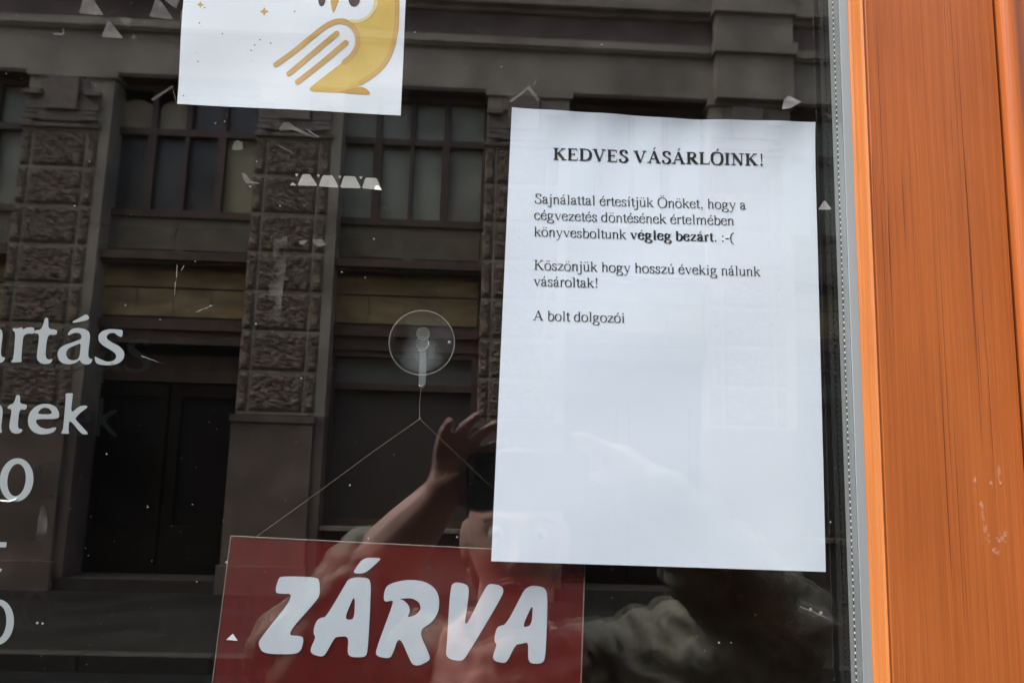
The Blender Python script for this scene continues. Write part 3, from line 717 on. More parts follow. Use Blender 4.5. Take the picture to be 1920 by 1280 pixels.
def stroke_poly(pts, wd, n=8):
    pts = spline(pts, 8); A, B = [], []
    for i, p in enumerate(pts):
        a, b_ = pts[max(i-1, 0)], pts[min(i+1, len(pts)-1)]
        tx, ty = b_[0]-a[0], b_[1]-a[1]; l = math.hypot(tx, ty) or 1; nx, ny = -ty/l, tx/l
        A.append((p[0]+nx*wd/2, p[1]+ny*wd/2)); B.append((p[0]-nx*wd/2, p[1]-ny*wd/2))
    def cap(c, a):
        return [(c[0]+wd/2*math.cos(a+t), c[1]+wd/2*math.sin(a+t)) for t in [R(k) for k in range(22, 180, 22)]]
    a1 = math.atan2(A[-1][1]-pts[-1][1], A[-1][0]-pts[-1][0]); a0 = math.atan2(B[0][1]-pts[0][1], B[0][0]-pts[0][0])
    e1 = [(pts[-1][0]+wd/2*math.cos(a1-R(k)), pts[-1][1]+wd/2*math.sin(a1-R(k))) for k in range(22, 180, 22)]
    e0 = [(pts[0][0]+wd/2*math.cos(a0-R(k)), pts[0][1]+wd/2*math.sin(a0-R(k))) for k in range(22, 180, 22)]
    return A + e1 + B[::-1] + e0
GOLD = mat('gold_print', (.72, .50, .125), .7, spec=.2, var=.05, vscale=60)
GOLD2 = mat('dark_gold_print', (.63, .385, .125), .7, spec=.2, var=.08, vscale=60)
CREAM = mat('cream_print', (.78, .68, .36), .7, spec=.2)
EYE = mat('dark_brown_print', (.085, .055, .055), .7, spec=.2)
body = [(1340, -700), (1480, -400), (1545, -100), (1562, 150), (1548, 350), (1495, 560), (1400, 720), (1290, 830), (1120, 925), (1000, 1012), (620, 998), (583, 985), (583, 955), (620, 920), (900, 700), (1000, 620), (1070, 540), (1090, 430), (1060, 340), (1000, 280), (920, 262), (900, 250), (960, 212), (1060, 240), (1180, 205), (1260, 120), (1290, 20), (1290, -200), (1200, -500)]
printed([body], 'owl_body', GOLD, 0, sm=1)
printed([stroke_poly([(1330, -600), (1480, -300), (1532, -60), (1536, 150), (1522, 340), (1468, 550), (1380, 705), (1270, 808), (1140, 895)], 52)], 'owl_back_edge', GOLD2, 1, sm=0)
printed([stroke_poly([(208, 695), (400, 562), (600, 405), (760, 285), (880, 236), (980, 240), (1060, 300), (1105, 400), (1100, 500), (1040, 600), (960, 670)], 58)], 'owl_wing_edge', GOLD2, 2, sm=0)
printed([stroke_poly([(355, 795), (620, 575), (880, 363)], 60)], 'owl_feather', GOLD2, 2, sm=0)
printed([stroke_poly([(450, 887), (720, 675), (976, 463)], 60)], 'owl_feather', GOLD2, 2, sm=0)
printed([stroke_poly([(1040, 228), (1120, 232), (1210, 190), (1280, 110), (1308, 20), (1312, -200)], 34)], 'owl_face_edge', CREAM, 3, sm=0)
printed([[(870, 1002), (1010, 965), (1125, 938), (1190, 950), (1235, 990), (1245, 1028), (1100, 1022)]], 'owl_foot', GOLD2, 1, sm=1)
printed([[(800, -30), (918, -30), (848, 140), (835, 140)]], 'owl_beak', GOLD2, 1, sm=1)
for cx_, cy_, a_, b_ in ((714, -10, 40, 76), (1070, -10, 64, 84)):
    printed([[(cx_+a_*math.cos(R(t)), cy_+b_*math.sin(R(t))) for t in range(0, 360, 20)]], 'owl_eye', EYE, 1, sm=0)
def star(cx_, cy_, r_):
    return [(cx_+rr*math.cos(R(t)), cy_+rr*math.sin(R(t))) for t, rr in zip(range(0, 360, 45), [r_, r_*.42]*4)]
printed([star(85, 118, 52)], 'star', GOLD2, 1, sm=0)
printed([star(-612, 45, 40)], 'star', GOLD2, 1, sm=0)
dotp = [(418, 120), (38, 425), (155, 463), (-20, 482), (-640, 665), (-565, 80), (-800, 1035), (-370, 365), (-620, 250), (-60, 540)]
printed([[(x+9*math.cos(R(t)), y+9*math.sin(R(t))) for t in range(0, 360, 45)] for x, y in dotp], 'printed_dots', mat('grey_dot', (.25, .22, .2), .7), 1, sm=0)

# ---- red ZÁRVA sign hanging from the suction cup
SY = .034
sign = thing('closed_sign', 'dark red plastic sign reading ZÁRVA in white, hung on strings', 'sign', at(750, 1180, SY))
REDM = mat('red_plastic', (.095, .005, .0055), .3, spec=.5, var=.12, vscale=30, stretch=(6, 1, 1))
EDGE = mat('pale_plastic_edge', (.22, .16, .13), .5)
sg = px2xz([(433, 1004.5), (1097, 1037.5), (1086, 1395), (388, 1362)], SY)
MB().prism(sg, SY, SY+.0028).build('board', REDM, sign)
rim = MB()
for i in (0, 2, 3, 1):
    a, b_ = Vector((sg[i][0], SY-.0002, sg[i][1])), Vector((sg[(i+1) % 4][0], SY-.0002, sg[(i+1) % 4][1]))
    rim.tube([a, b_], .00042, 6)
rim.build('board_edge', EDGE, sign)
WPL = mat('white_sign_film', (.56, .61, .66), .5)
WED = mat('white_cut_edge', (.85, .85, .84), .5)
def sgl(polys, holes=(), name='letter'):
    mb = MB()
    out = px2xz(chaikin(polys, 2, .22), SY, 2.5946, 400, 850)
    hs = [px2xz(chaikin(h, 2, .2), SY, 2.5946, 400, 850) for h in holes]
    mb.prism(out, SY-.0006, SY-.0001, hs); mb.build(name, WPL, sign)
sgl([(330, 595), (505, 600), (517, 620), (519, 680), (508, 708), (352, 882), (432, 886), (440, 905), (430, 950), (405, 974), (245, 972), (220, 928), (228, 898), (404, 680), (310, 680), (303, 660), (317, 610)])
sgl([(730, 505), (812, 507), (813, 515), (742, 580), (690, 582), (684, 572), (692, 558)], name='accent')
sgl([(655, 612), (690, 600), (755, 604), (766, 630), (766, 700), (752, 960), (738, 988), (672, 988), (652, 970), (660, 886), (610, 888), (590, 893), (545, 978), (522, 986), (480, 972), (472, 950), (500, 890), (488, 875), (490, 845), (505, 808), (525, 796), (548, 795), (640, 640)], [[(690, 676), (687, 806), (636, 806)]])
sgl([(845, 640), (890, 622), (960, 611), (1030, 622), (1078, 652), (1100, 700), (1097, 765), (1065, 818), (998, 860), (1055, 985), (1050, 1005), (1000, 1029), (972, 1025), (958, 1005), (905, 880), (870, 982), (850, 994), (798, 984), (788, 960), (878, 720), (868, 712), (838, 720), (829, 705), (832, 672)], [[(900, 705), (965, 700), (1003, 722), (1010, 755), (985, 785), (942, 797), (958, 765), (950, 735), (925, 712)]])
sgl([(1153, 645), (1175, 624), (1218, 630), (1242, 645), (1243, 690), (1216, 868), (1322, 652), (1345, 631), (1395, 640), (1413, 658), (1405, 692), (1228, 990), (1205, 1007), (1152, 998), (1131, 978), (1136, 930)])
sgl([(1518, 657), (1550, 639), (1605, 648), (1621, 668), (1626, 720), (1616, 992), (1598, 1018), (1548, 1020), (1530, 1000), (1533, 913), (1500, 923), (1470, 926), (1432, 1005), (1415, 1017), (1372, 1008), (1357, 990), (1380, 925), (1366, 912), (1372, 866), (1385, 838), (1425, 831), (1508, 670)], [[(1556, 722), (1548, 836), (1500, 845)]])
# small chip and crumbs on the sign
MB().prism(px2xz([(425, 1198), (437, 1187), (446, 1200), (436, 1199)], SY), SY-.0008, SY-.0002).build('white_chip', WED, sign)

# ---- suction cup with its hook
cup = thing('suction_cup', 'clear round suction cup with a hook strap, stuck inside the glass left of the notice', 'suction cup', at(791, 642, PAPER_Y))
CY_ = PAPER_Y - .0008
cc = at(791, 642, CY_); RAD = 61.5*(CY_-CAM.y)/F_PX
def disc_pts(r_, n=56, cx=cc.x, cz=cc.z): return [(cx+r_*math.cos(2*math.pi*k/n), cz+r_*math.sin(2*math.pi*k/n)) for k in range(n)]
CLEAR = film_mat('clear_vinyl', .040, (.62, .68, .68), .25, 50, -.3, 1.0)
def radial_film(name, alpha, c, rad, col=(.62, .66, .65)):
    m = film_mat(name, alpha, col, .3, 260, .55, 1.0, (1, 1, .35)); t = m.node_tree; b = t.nodes['Principled BSDF']
    src = b.inputs['Alpha'].links[0].from_socket
    tc = t.nodes.new('ShaderNodeTexCoord'); d_ = t.nodes.new('ShaderNodeVectorMath'); d_.operation = 'DISTANCE'; d_.inputs[1].default_value = c
    t.links.new(tc.outputs['Object'], d_.inputs[0])
    mr = t.nodes.new('ShaderNodeMapRange'); mr.interpolation_type = 'SMOOTHSTEP'
    mr.inputs[1].default_value = 0; mr.inputs[2].default_value = rad; mr.inputs[3].default_value = 1; mr.inputs[4].default_value = 0
    t.links.new(d_.outputs['Value'], mr.inputs[0])
    mu = t.nodes.new('ShaderNodeMath'); mu.operation = 'MULTIPLY'; t.links.new(src, mu.inputs[0]); t.links.new(mr.outputs[0], mu.inputs[1])
    t.links.new(mu.outputs[0], b.inputs['Alpha']); return m
CLEAR2 = film_mat('cloudy_vinyl', .075, (.62, .66, .65), .3, 300, .7, 1.0)
RIMM = film_mat('vinyl_rim', .30, (.62, .6, .52), .3, 60, .6, 1.0)
MB().prism(disc_pts(RAD*.985), CY_, CY_+.0006).build('cup_disc', CLEAR, cup)
hz = MB().prism(disc_pts(RAD*.9), CY_-.0001, CY_-.00005).build('cloudy_centre', CLEAR, cup)
def ring(cx, cz, r_, t, y, n=64):
    return MB().tube([(cx+r_*math.cos(2*math.pi*k/n), y, cz+r_*math.sin(2*math.pi*k/n)) for k in range(n+1)], t, 6, False)
ring(cc.x, cc.z, RAD, .00034, CY_).build('cup_rim', RIMM, cup, smooth=True)
k1 = at(793, 625, CY_); k2 = at(791.5, 643, CY_)
kn = MB(); kn.prism(disc_pts(12.2/3080*1.03, 28, k1.x, k1.z), CY_+.0008, CY_+.006)
kn.build('knob', CLEAR2, cup)
kb = MB(); kb.prism(disc_pts(11/3080, 28, k2.x, k2.z), CY_+.0061, CY_+.008); kb.build('knob', CLEAR2, cup)
for kk in (k1, k2): ring(kk.x, kk.z, 12.2/3080, .00018, CY_+.0006, 32).build('knob_ring', RIMM, cup, smooth=True)
stp = px2xz([(785.5, 655), (797, 655), (797.5, 690), (796, 716), (793, 724), (786, 724), (783, 716), (783.5, 690)], CY_)
MB().prism(stp, CY_+.0081, CY_+.0095).build('hook_strap', film_mat('strap_vinyl', .20, (.6, .65, .64), .3, 200, .75, 1.0), cup)
MB().tube([at(784.5, 656, CY_+.008), at(790, 659, CY_+.008), at(798, 656, CY_+.008), at(803, 648, CY_+.008), at(804, 640, CY_+.008)], .0004, 6).build('strap_edge', mat('bright_vinyl', (.30, .31, .30), .2), cup, smooth=True)
MB().tube([at(785, 722, CY_+.008), at(789, 724.5, CY_+.008), at(794, 722, CY_+.008)], .0004, 6).build('strap_edge', MATS['bright_vinyl'], cup, smooth=True)
bub = at(842.5, 642, CY_)
MB().ball(bub, .0011, .0006, .0011).build('air_bubble', MATS['bright_vinyl'], cup, smooth=True)
hc = at(792, 668, CY_); hz.data.materials[0] = radial_film('cup_haze', .16, (hc.x, CY_, hc.z), RAD*.82)
# ---- string
STR = mat('pale_string', (.15, .13, .105), .7)
strg = thing('hanging_string', 'thin pale forked string from the suction cup down to the ZÁRVA sign', 'string', at(787, 785, SY))
b = MB()
k0, kn_ = at(789.5, 731, SY-.003), at(787, 785, SY)
b.tube([at(785.5, 723, CY_+.006), k0], .00018, 6); b.tube([at(794, 722, CY_+.006), k0], .00018, 6)
b.tube([k0, at(786.8, 757, SY), kn_], .00030, 6); b.ball(kn_, .0008, .0006, .0008, n=8)
b.tube([kn_, at(700, 846, SY), at(590, 927, SY), at(480, 1006, SY+.003)], .00021, 6)
b.tube([kn_, at(828, 824, SY), at(874, 868, SY), at(920, 911, SY), at(1050, 1034, SY+.003)], [.00015, .00011, .0001, .0001, .0001], 6)
b.build('string', STR, strg)

# ---- vinyl lettering on the outer pane
LETM = mat('grey_white_vinyl', (.30, .335, .335), .5)
_b = LETM.node_tree.nodes['Principled BSDF']; _o = LETM.node_tree.nodes['Material Output']
_tl = LETM.node_tree.nodes.new('ShaderNodeBsdfTranslucent'); _tl.inputs[0].default_value = (.75, .8, .8, 1)
_mx = LETM.node_tree.nodes.new('ShaderNodeMixShader'); _mx.inputs[0].default_value = .35
LETM.node_tree.links.new(_b.outputs[0], _mx.inputs[1]); LETM.node_tree.links.new(_tl.outputs[0], _mx.inputs[2]); LETM.node_tree.links.new(_mx.outputs[0], _o.inputs[0])
LY = -.00015
def lettering(name, label, polys, sc=4.922, ox=0, oy=560, it=2):
    o = thing(name, label, 'lettering', at(120, oy+90, LY), 'vinyl lettering on the window glass')
    for nm, outer, holes in polys:
        mb = MB()
        mb.prism(px2xz(chaikin(outer, it, .2), LY, sc, ox, oy), LY, LY+.00012, [px2xz(chaikin(h, it, .2), LY, sc, ox, oy) for h in holes])
        mb.build(nm, LETM, o)
    return o
A_out = [(622, 332), (650, 285), (700, 268), (775, 275), (822, 303), (832, 350), (815, 480), (815, 535), (830, 553), (856, 558), (834, 600), (790, 607), (752, 592), (736, 562), (700, 590), (640, 606), (580, 597), (540, 562), (528, 510), (545, 462), (590, 428), (680, 398), (748, 374), (754, 340), (735, 317), (695, 311), (655, 325), (640, 336)]
A_hole = [(748, 406), (690, 430), (632, 455), (608, 492), (610, 528), (635, 560), (680, 570), (722, 556), (738, 515)]
sh = lambda P_, dx, dy: [(x+dx, y+dy) for x, y in P_]
lettering('window_lettering', 'grey-white vinyl letters artás on the glass, upper line at the left edge', [
 ('letter', sh(A_out, -807, -15), [sh(A_hole, -807, -15)]),
 ('letter', [(118, 270), (160, 274), (205, 262), (212, 287), (240, 266), (290, 262), (316, 270), (312, 325), (265, 320), (228, 330), (210, 362), (195, 560), (204, 584), (108, 588), (100, 578), (125, 555), (143, 310), (118, 292)], []),
 ('letter', [(412, 185), (428, 174), (446, 184), (444, 277), (530, 286), (521, 335), (439, 328), (418, 500), (425, 548), (450, 562), (487, 554), (470, 592), (430, 603), (380, 597), (344, 566), (339, 520), (366, 325), (320, 318), (310, 305), (330, 289), (372, 288), (400, 240)], []),
 ('letter', A_out, [A_hole]),
 ('accent', [(803, 136), (830, 192), (680, 224), (666, 212), (700, 195)], []),
 ('letter', [(1134, 286), (1128, 354), (1095, 346), (1055, 313), (1010, 317), (982, 345), (987, 372), (1030, 402), (1105, 440), (1148, 490), (1143, 552), (1092, 600), (1000, 616), (886, 602), (868, 526), (920, 555), (990, 583), (1048, 573), (1074, 542), (1068, 507), (1030, 477), (950, 432), (908, 387), (910, 330), (948, 295), (1008, 279), (1070, 282)], [])])
lettering('window_lettering', 'grey-white vinyl letters ntek on the glass, below the artás line', [
 ('letter', [(-160, 985), (-100, 975), (-95, 1000), (-50, 972), (0, 975), (22, 1010), (25, 1060), (8, 1190), (22, 1234), (-60, 1245), (-55, 1225), (-45, 1190), (-35, 1050), (-50, 1020), (-85, 1040), (-100, 1200), (-90, 1240), (-170, 1240), (-155, 1200), (-140, 1010)], []),
 ('letter', [(150, 890), (168, 886), (186, 896), (182, 966), (250, 976), (240, 1024), (178, 1018), (163, 1170), (172, 1197), (212, 1204), (190, 1236), (150, 1246), (108, 1232), (86, 1195), (88, 1150), (110, 1018), (72, 1012), (68, 998), (95, 975), (122, 968), (140, 930)], []),
 ('letter', [(544, 1108), (330, 1108), (335, 1150), (372, 1186), (430, 1202), (480, 1190), (524, 1183), (500, 1226), (440, 1247), (368, 1252), (303, 1227), (263, 1175), (256, 1110), (275, 1048), (320, 998), (390, 968), (460, 970), (518, 998), (546, 1050)], [[(342, 1064), (370, 1018), (410, 1001), (452, 1010), (478, 1040), (474, 1066)]]),
 ('letter', [(603, 872), (674, 870), (670, 895), (652, 1058), (735, 988), (800, 984), (810, 1000), (740, 1050), (692, 1102), (700, 1118), (812, 1238), (805, 1250), (752, 1248), (640, 1108), (630, 1215), (642, 1244), (563, 1244), (570, 1225), (583, 1200), (608, 910)], [])])
def ell(cx, cy, a, b, tilt=0, n=40):
    return [(cx+a*math.cos(t)*math.cos(tilt)-b*math.sin(t)*math.sin(tilt), cy+a*math.cos(t)*math.sin(tilt)+b*math.sin(t)*math.cos(tilt)) for t in [2*math.pi*k/n for k in range(n)]]
lettering('window_lettering', 'grey-white vinyl digit 0 on the glass below the letters ntek', [('letter', ell(99, 190, 101, 131, .12), [ell(99, 190, 55, 98, .12)])], 3.2, 0, 840, 0)
lettering('window_lettering', 'grey-white vinyl dash on the glass, at the left edge between two digits', [('dash', [(-70, 560), (40, 563), (36, 594), (-72, 590)], [])], 3.2, 0, 840, 0)
lettering('window_lettering', 'grey-white vinyl digit 0, the lowest one, cut by the left edge', [('letter', ell(-16, 1042, 99, 137, .08), [ell(-16, 1042, 54, 103, .08)])], 3.2, 0, 840, 0)
lettering('window_lettering', 'tiny grey-white tip of a vinyl letter under the dash', [('letter', [(-40, 730), (0, 720), (12, 726), (0, 742), (-40, 750)], [])], 3.2, 0, 840, 0)
MB().prism(px2xz([(-14, 307), (60, 312), (103, 296), (96, 308), (60, 321), (10, 318)], LY-.0004, 3.2, 0, 840), LY-.0006, LY-.0003).build('vinyl_glint', mat('painted_glint', (.85, .85, .8), .2), [o for o in COL.objects if o.name == 'window_lettering.002'][0])  # pale sliver: a glint on the digit painted as its own piece

# ---- pale film pieces, remains of stickers and tape on the pane
STK = film_mat('pale_piece', .17, (.75, .75, .68), .6, 90, .72, 1.0)
STK2 = film_mat('faint_remnant', .06, (.75, .75, .70), .6, 120, .3, 1.0)
HAZE = film_mat('glue_smear', .04, (.8, .8, .76), .6, 160, 0, 1.0, (1, 1, .4))
RY = -.0002
def remnant(name, label, polys, m=STK, sc=1, ox=0, oy=0, group=None, cat='sticker remnant', it=1):
    base = px2xz([polys[0][0]], RY, sc, ox, oy)[0]
    o = thing(name, label, cat, (base[0], RY, base[1]), group or ('old tape residue on the glass' if cat == 'tape residue' else 'sticker remnants on the glass'))
    for poly in polys:
        MB().prism(px2xz(chaikin(poly, it, .08) if it else poly, RY, sc, ox, oy), RY, RY+.0001).build('piece', m, o)
remnant('trapezoid_strip', 'row of four pale trapezoid film pieces on the glass above the suction cup',  # patchy pale film: four trapezoids with small triangles between them
        [[(850, 165), (935, 165), (1028, 302), (790, 296)], [(1088, 175), (1200, 180), (1272, 322), (1035, 306)], [(1330, 186), (1460, 190), (1532, 330), (1285, 322)], [(1582, 205), (1710, 210), (1775, 352), (1540, 328)],
         [(760, 158), (806, 160), (783, 195)], [(1012, 170), (1058, 172), (1035, 202)], [(1262, 184), (1302, 186), (1282, 220)], [(1508, 192), (1548, 194), (1528, 228)], [(700, 296), (735, 258), (778, 296)]], STK, 6.194, 430, 300)
remnant('pale_piece', 'bright patch at the right end of the trapezoid strip', [[(1685, 330), (1700, 295), (1735, 300), (1772, 350), (1690, 342)]], mat('bright_patch', (.8, .78, .62), .6), 6.194, 430, 300)
remnant('pale_piece', 'pale film triangle at the very top left of the glass', [[(470, -30), (520, -5), (580, 88), (440, 75)]], STK2, 2.977)
remnant('pale_piece', 'pale film triangle against the left edge of the owl poster', [[(870, -10), (905, 15), (968, 110), (832, 95)], [(905, -10), (1008, -10), (982, 52)], [(1010, 60), (1042, 25), (1030, 112), (1005, 108)]], STK2, 2.977)
remnant('pale_piece', 'pale film triangle below the two top left triangles', [[(605, 110), (690, 216), (563, 208)]], STK2, 2.977)
remnant('pale_piece', 'faint slanted film piece right of the lower left triangle', [[(650, 92), (735, 102), (719, 162)], [(745, 190), (770, 218), (730, 216)]], HAZE, 2.977)
remnant('pale_piece', 'small rounded pale remnant over the tan window reflection', [[(1292, 835), (1308, 790), (1330, 782), (1352, 800), (1358, 832), (1325, 840)]], STK2, 2.977)
remnant('pale_piece', 'curved faint remnant left of the trapezoid strip', [[(140, 150), (185, 155), (250, 245), (345, 262), (340, 278), (200, 272), (165, 225)]], STK2, 6.194, 430, 300)
remnant('pale_piece', 'pale torn remnant just above the notice by the frame', [[(1466, 205), (1470, 188), (1478, 179), (1503, 191), (1482, 203)]], film_mat('torn_remnant', .13, nscale=200, lo=.4), it=1)
remnant('pale_piece', 'small pale triangle remnant between notice and frame', [[(1546, 375), (1560, 393), (1534, 393)]], film_mat('torn_remnant_b', .16, nscale=200, lo=.5))
remnant('pale_piece', 'pale wing-shaped remnant below the owl poster', [[(523, 240), (533, 229), (541, 229), (552, 238), (570, 246), (597, 260), (570, 252), (548, 243), (525, 246)]], STK2)
remnant('pale_piece', 'two faint white streaks on the glass right of the glue strip', [[(560, 452), (578, 450), (570, 458), (562, 458)], [(585, 449), (604, 448), (612, 460), (596, 462), (588, 456)]], STK2)
remnant('tape_residue', 'long vertical streak of old glue on the glass left of the suction cup', [[(515, 420), (540, 418), (536, 500), (528, 560), (526, 608), (500, 608), (506, 520), (512, 470)]], film_mat('tape_glue', .045, (.8, .8, .76), .6, 45, -.9, 1), cat='tape residue')
remnant('tape_residue', 'vertical streak of old glue right of the first digit 0', [[(84, 910), (95, 912), (98, 935), (90, 950), (88, 990), (82, 1035), (66, 1035), (70, 985), (78, 940)]], film_mat('tape_glue_dim', .03, (.8, .78, .74), .6, 60, -.8, 1), cat='tape residue')
remnant('tape_residue', 'small clear tape corner at the lower left of the owl poster', [[(283, 186), (322, 160), (326, 163), (287, 190)], [(322, 160), (332, 190), (338, 205), (330, 198)]], film_mat('tape_edge', .04, (.8, .8, .76), .5, 100, .2, 1), cat='tape residue')
remnant('tape_residue', 'bent piece of clear tape above the notice left corner', [[(955, 190), (990, 162), (993, 160), (1012, 188), (1008, 190), (990, 168), (960, 192)]], film_mat('tape_edge2', .06, (.8, .8, .76), .5, 100, .2, 1), cat='tape residue')
remnant('tape_residue', 'small hooked glue mark at the upper left of the glass', [[(100, 62), (118, 62), (117, 54), (120, 54), (120, 66), (100, 66)]], STK2, cat='tape residue')
# dust and paint specks
sp_ = MB(); rnd = random.Random(3)
known = [(421, 228, 1.7), (480, 607, 2.0), (685, 520, 1.6), (641, 510, 1.6), (701, 448, 2.2), (565, 709, 2.2), (168, 303, 1.3), (140, 386, 1.8), (300, 599, 1.8), (511, 621, 1.3), (366, 490, 1.5), (277, 950, 1.5), (200, 851, 1.7), (361, 945, 1.4), (656, 909, 2.2), (857, 1006, 2.2), (691, 1009, 1.8), (235, 572, 1.8), (395, 573, 1.9), (525, 386, 1.8), (469, 350, 1.9), (481, 303, 1.6), (369, 1090, 1.5), (1557, 978, 1.8), (1348, 1204, 2.2), (1813, 655, 1.6), (1128, 84, 1.9), (778, 61, 1.6), (940, 126, 1.5), (70, 1167, 2.4), (80, 1168, 2.2), (404, 231, 1.2), (1520, 1141, 3), (1539, 1148, 3.4), (425, 1053, 3), (1371, 1204, 1.5)]
pts = [(u, v, r_) for u, v, r_ in known if u < 1590] + [(rnd.uniform(0, 1580), rnd.uniform(0, 1280), rnd.choice((.3, .4, .5, .6, .9))) for _ in range(520)]
for u, v, r_ in pts:
    p = at(u, v, -.0004); rr = r_*.00031; n = 7
    sp_.prism([(p.x+rr*rnd.uniform(.7, 1.2)*math.cos(2*math.pi*k/n), p.z+rr*rnd.uniform(.6, 1.1)*math.sin(2*math.pi*k/n)) for k in range(n)], -.0005, -.0003)
sp_.build('dust_specks', mat('pale_dust', (.19, .185, .16), .8), label='white dust and paint specks scattered over the glass', category='dust', kind='stuff')
# fine scratches
sk = MB()
for (a, b_) in (((332, 497), (331, 520)), ((329, 528), (327, 553)), ((345, 498), (340, 507)), ((265, 667), (300, 680)), ((368, 585), (400, 572)), ((575, 243), (598, 258)), ((520, 272), (548, 286)), ((1549, 213), (1560, 222)), ((1000, 162), (1006, 150)), ((1500, 1136), (1560, 1162))):
    sk.tube([at(*a, -.0005), at(*b_, -.0005)], .00022, 5)
sk.build('scratches', film_mat('scratch', .2, (.7, .7, .66)), label='short fine scratches on the glass in front of the mirrored facade', category='scratches', kind='stuff')

# ================================================================== the photographer (mirrored in the pane)
person = thing('person', 'person in an olive jacket taking the picture with both hands raised, mirrored in the glass', 'person', (.1, -.8, 0))
SKIN = mat('skin', (.45, .285, .24), .5, var=.1, vscale=30, spec=.4)
JACK = mat('olive_jacket', (.165, .17, .13), .75, var=.3, vscale=14, bump=.8, bscale=22, bdist=.02)
SCARF = mat('pink_beige_scarf', (.42, .27, .23), .85, var=.12, vscale=40, bump=.3, bscale=80)
HAIR = mat('dark_hair', (.035, .022, .015), .55, var=.3, vscale=60, stretch=(4, 4, .5))
TROU = mat('dark_trousers', (.03, .032, .04), .85)
SHOE = mat('black_shoes', (.02, .02, .02), .5)
H = mir(968, 1000, .75)                                  # head centre
body = MB()
def head_pts():
    V = []; F = []; n, h = 72, 60
    for i in range(h+1):
        th = math.pi*i/h
        for k in range(n):
            ph = 2*math.pi*k/n
            x, y, z = math.sin(th)*math.cos(ph), math.sin(th)*math.sin(ph), math.cos(th)
            fx, fy = .074, .096
            if z < 0: fx *= 1-.30*(-z)**1.6; fy *= 1-.10*(-z)
            p = Vector((x*fx, y*fy, z*.118))
            if y > 0:
                f = y**.5
                p.y -= .010*f
                g = lambda cx, cz, sx, sz: math.exp(-((p.x-cx)/sx)**2-((p.z-cz)/sz)**2)
                p.y += f*(.026*g(0, -.030, .012, .014) + .014*g(0, -.008, .009, .018) + .006*g(0, .022, .05, .012) - .012*g(-.031, .004, .014, .011) - .012*g(.031, .004, .014, .011)
                          + .008*g(0, -.060, .020, .006) - .004*g(0, -.0655, .022, .0022) + .007*g(0, -.071, .017, .006) + .010*g(0, -.098, .02, .012)
                          + .006*g(-.045, -.028, .02, .02) + .006*g(.045, -.028, .02, .02) + .008*g(-.010, -.037, .006, .006) + .008*g(.010, -.037, .006, .006))
            V.append(H+p)
    for i in range(h):
        for k in range(n): F.append((i*n+k, (i+1)*n+k, (i+1)*n+(k+1) % n, i*n+(k+1) % n))
    return V, F
body.add(*head_pts())
for s_ in (-1, 1):
    body.ball(H+Vector((s_*.077, -.008, -.012)), .007, .018, .030, rot=Matrix.Rotation(s_*.35, 3, 'Z'))
neck0 = H+Vector((0, -.025, -.09)); neck1 = H+Vector((0, -.055, -.19))
body.capsule(neck0, .055, neck1, .06)
chest = H+Vector((0, -.075, -.33)); hips = Vector((H.x, H.y-.09, .93))
body.ball(chest, .15, .09, .16); body.capsule(chest, .11, hips, .12); body.ball(hips, .155, .10, .12)
# arms: shoulder, elbow, wrist measured in the mirror
SHL, SHR = H+Vector((-.175, -.07, -.225)), H+Vector((.175, -.07, -.225))
ELL, ELR = mir(575, 1225, .60), mir(1470, 1190, .56)
WRL, WRR = mir(818, 940, .530), mir(1182, 884, .52)
body.chain([SHL, ELL, WRL.lerp(ELL, .45), WRL.lerp(ELL, .2), WRL], [.055, .048, .047, .038, .028]); body.chain([SHR, ELR, WRR.lerp(ELR, .45), WRR], [.055, .045, .040, .027])
# left hand: palm towards the glass at the phone's left end
pm = [mir(828, 912, .520), mir(850, 880, .518), mir(868, 888, .518)]
body.chain([WRL, pm[0], mir(824, 872, .516)], [.023, .020, .0105]); body.chain([WRL, mir(842, 908, .520), mir(878, 878, .516)], [.023, .022, .012])
body.chain([pm[0], mir(858, 874, .517)], [.021, .012]); body.chain([mir(842, 908, .520), mir(840, 872, .516)], [.019, .011])
def finger(*a):
    pts = [mir(u, v, y) for u, v, y, r_ in a]; body.chain(pts, [r_ for *_, r_ in a], 10)
finger((822, 872, .516, .0088), (823, 840, .512, .0077), (831, 810, .509, .0071), (843, 789, .504, .0060))
finger((840, 868, .516, .0090), (851, 830, .511, .0078), (871, 799, .507, .0072), (895, 779, .502, .0060))
finger((860, 870, .516, .0090), (880, 836, .510, .0078), (903, 812, .506, .0072), (930, 794, .501, .0060))
finger((880, 876, .516, .0088), (901, 856, .511, .0076), (920, 838, .507, .0070), (946, 829, .503, .0060))
finger((850, 918, .520, .014), (872, 936, .515, .0108), (892, 948, .510, .0092), (907, 953, .504, .0075))
# right hand: seen from its edge, fingers reaching left over the phone's right end
body.chain([WRR, mir(1168, 864, .505), mir(1148, 850, .495)], [.024, .021, .014]); body.chain([WRR, mir(1160, 878, .50), mir(1146, 868, .50)], [.022, .018, .012])
finger((1152, 852, .495, .0095), (1130, 836, .482, .0085), (1106, 822, .470, .0078), (1082, 817, .462, .0068))
finger((1150, 858, .500, .0095), (1128, 848, .490, .0085), (1106, 837, .480, .0078), (1086, 834, .474, .0068))
finger((1148, 866, .505, .0090), (1132, 862, .500, .0082), (1124, 860, .495, .0076), (1120, 861, .490, .0066))
finger((1146, 872, .508, .0085), (1132, 872, .506, .0076), (1125, 874, .502, .0070), (1122, 876, .498, .0060))
finger((1164, 882, .50, .013), (1146, 892, .492, .0105), (1132, 896, .484, .0092), (1121, 895, .478, .0076))
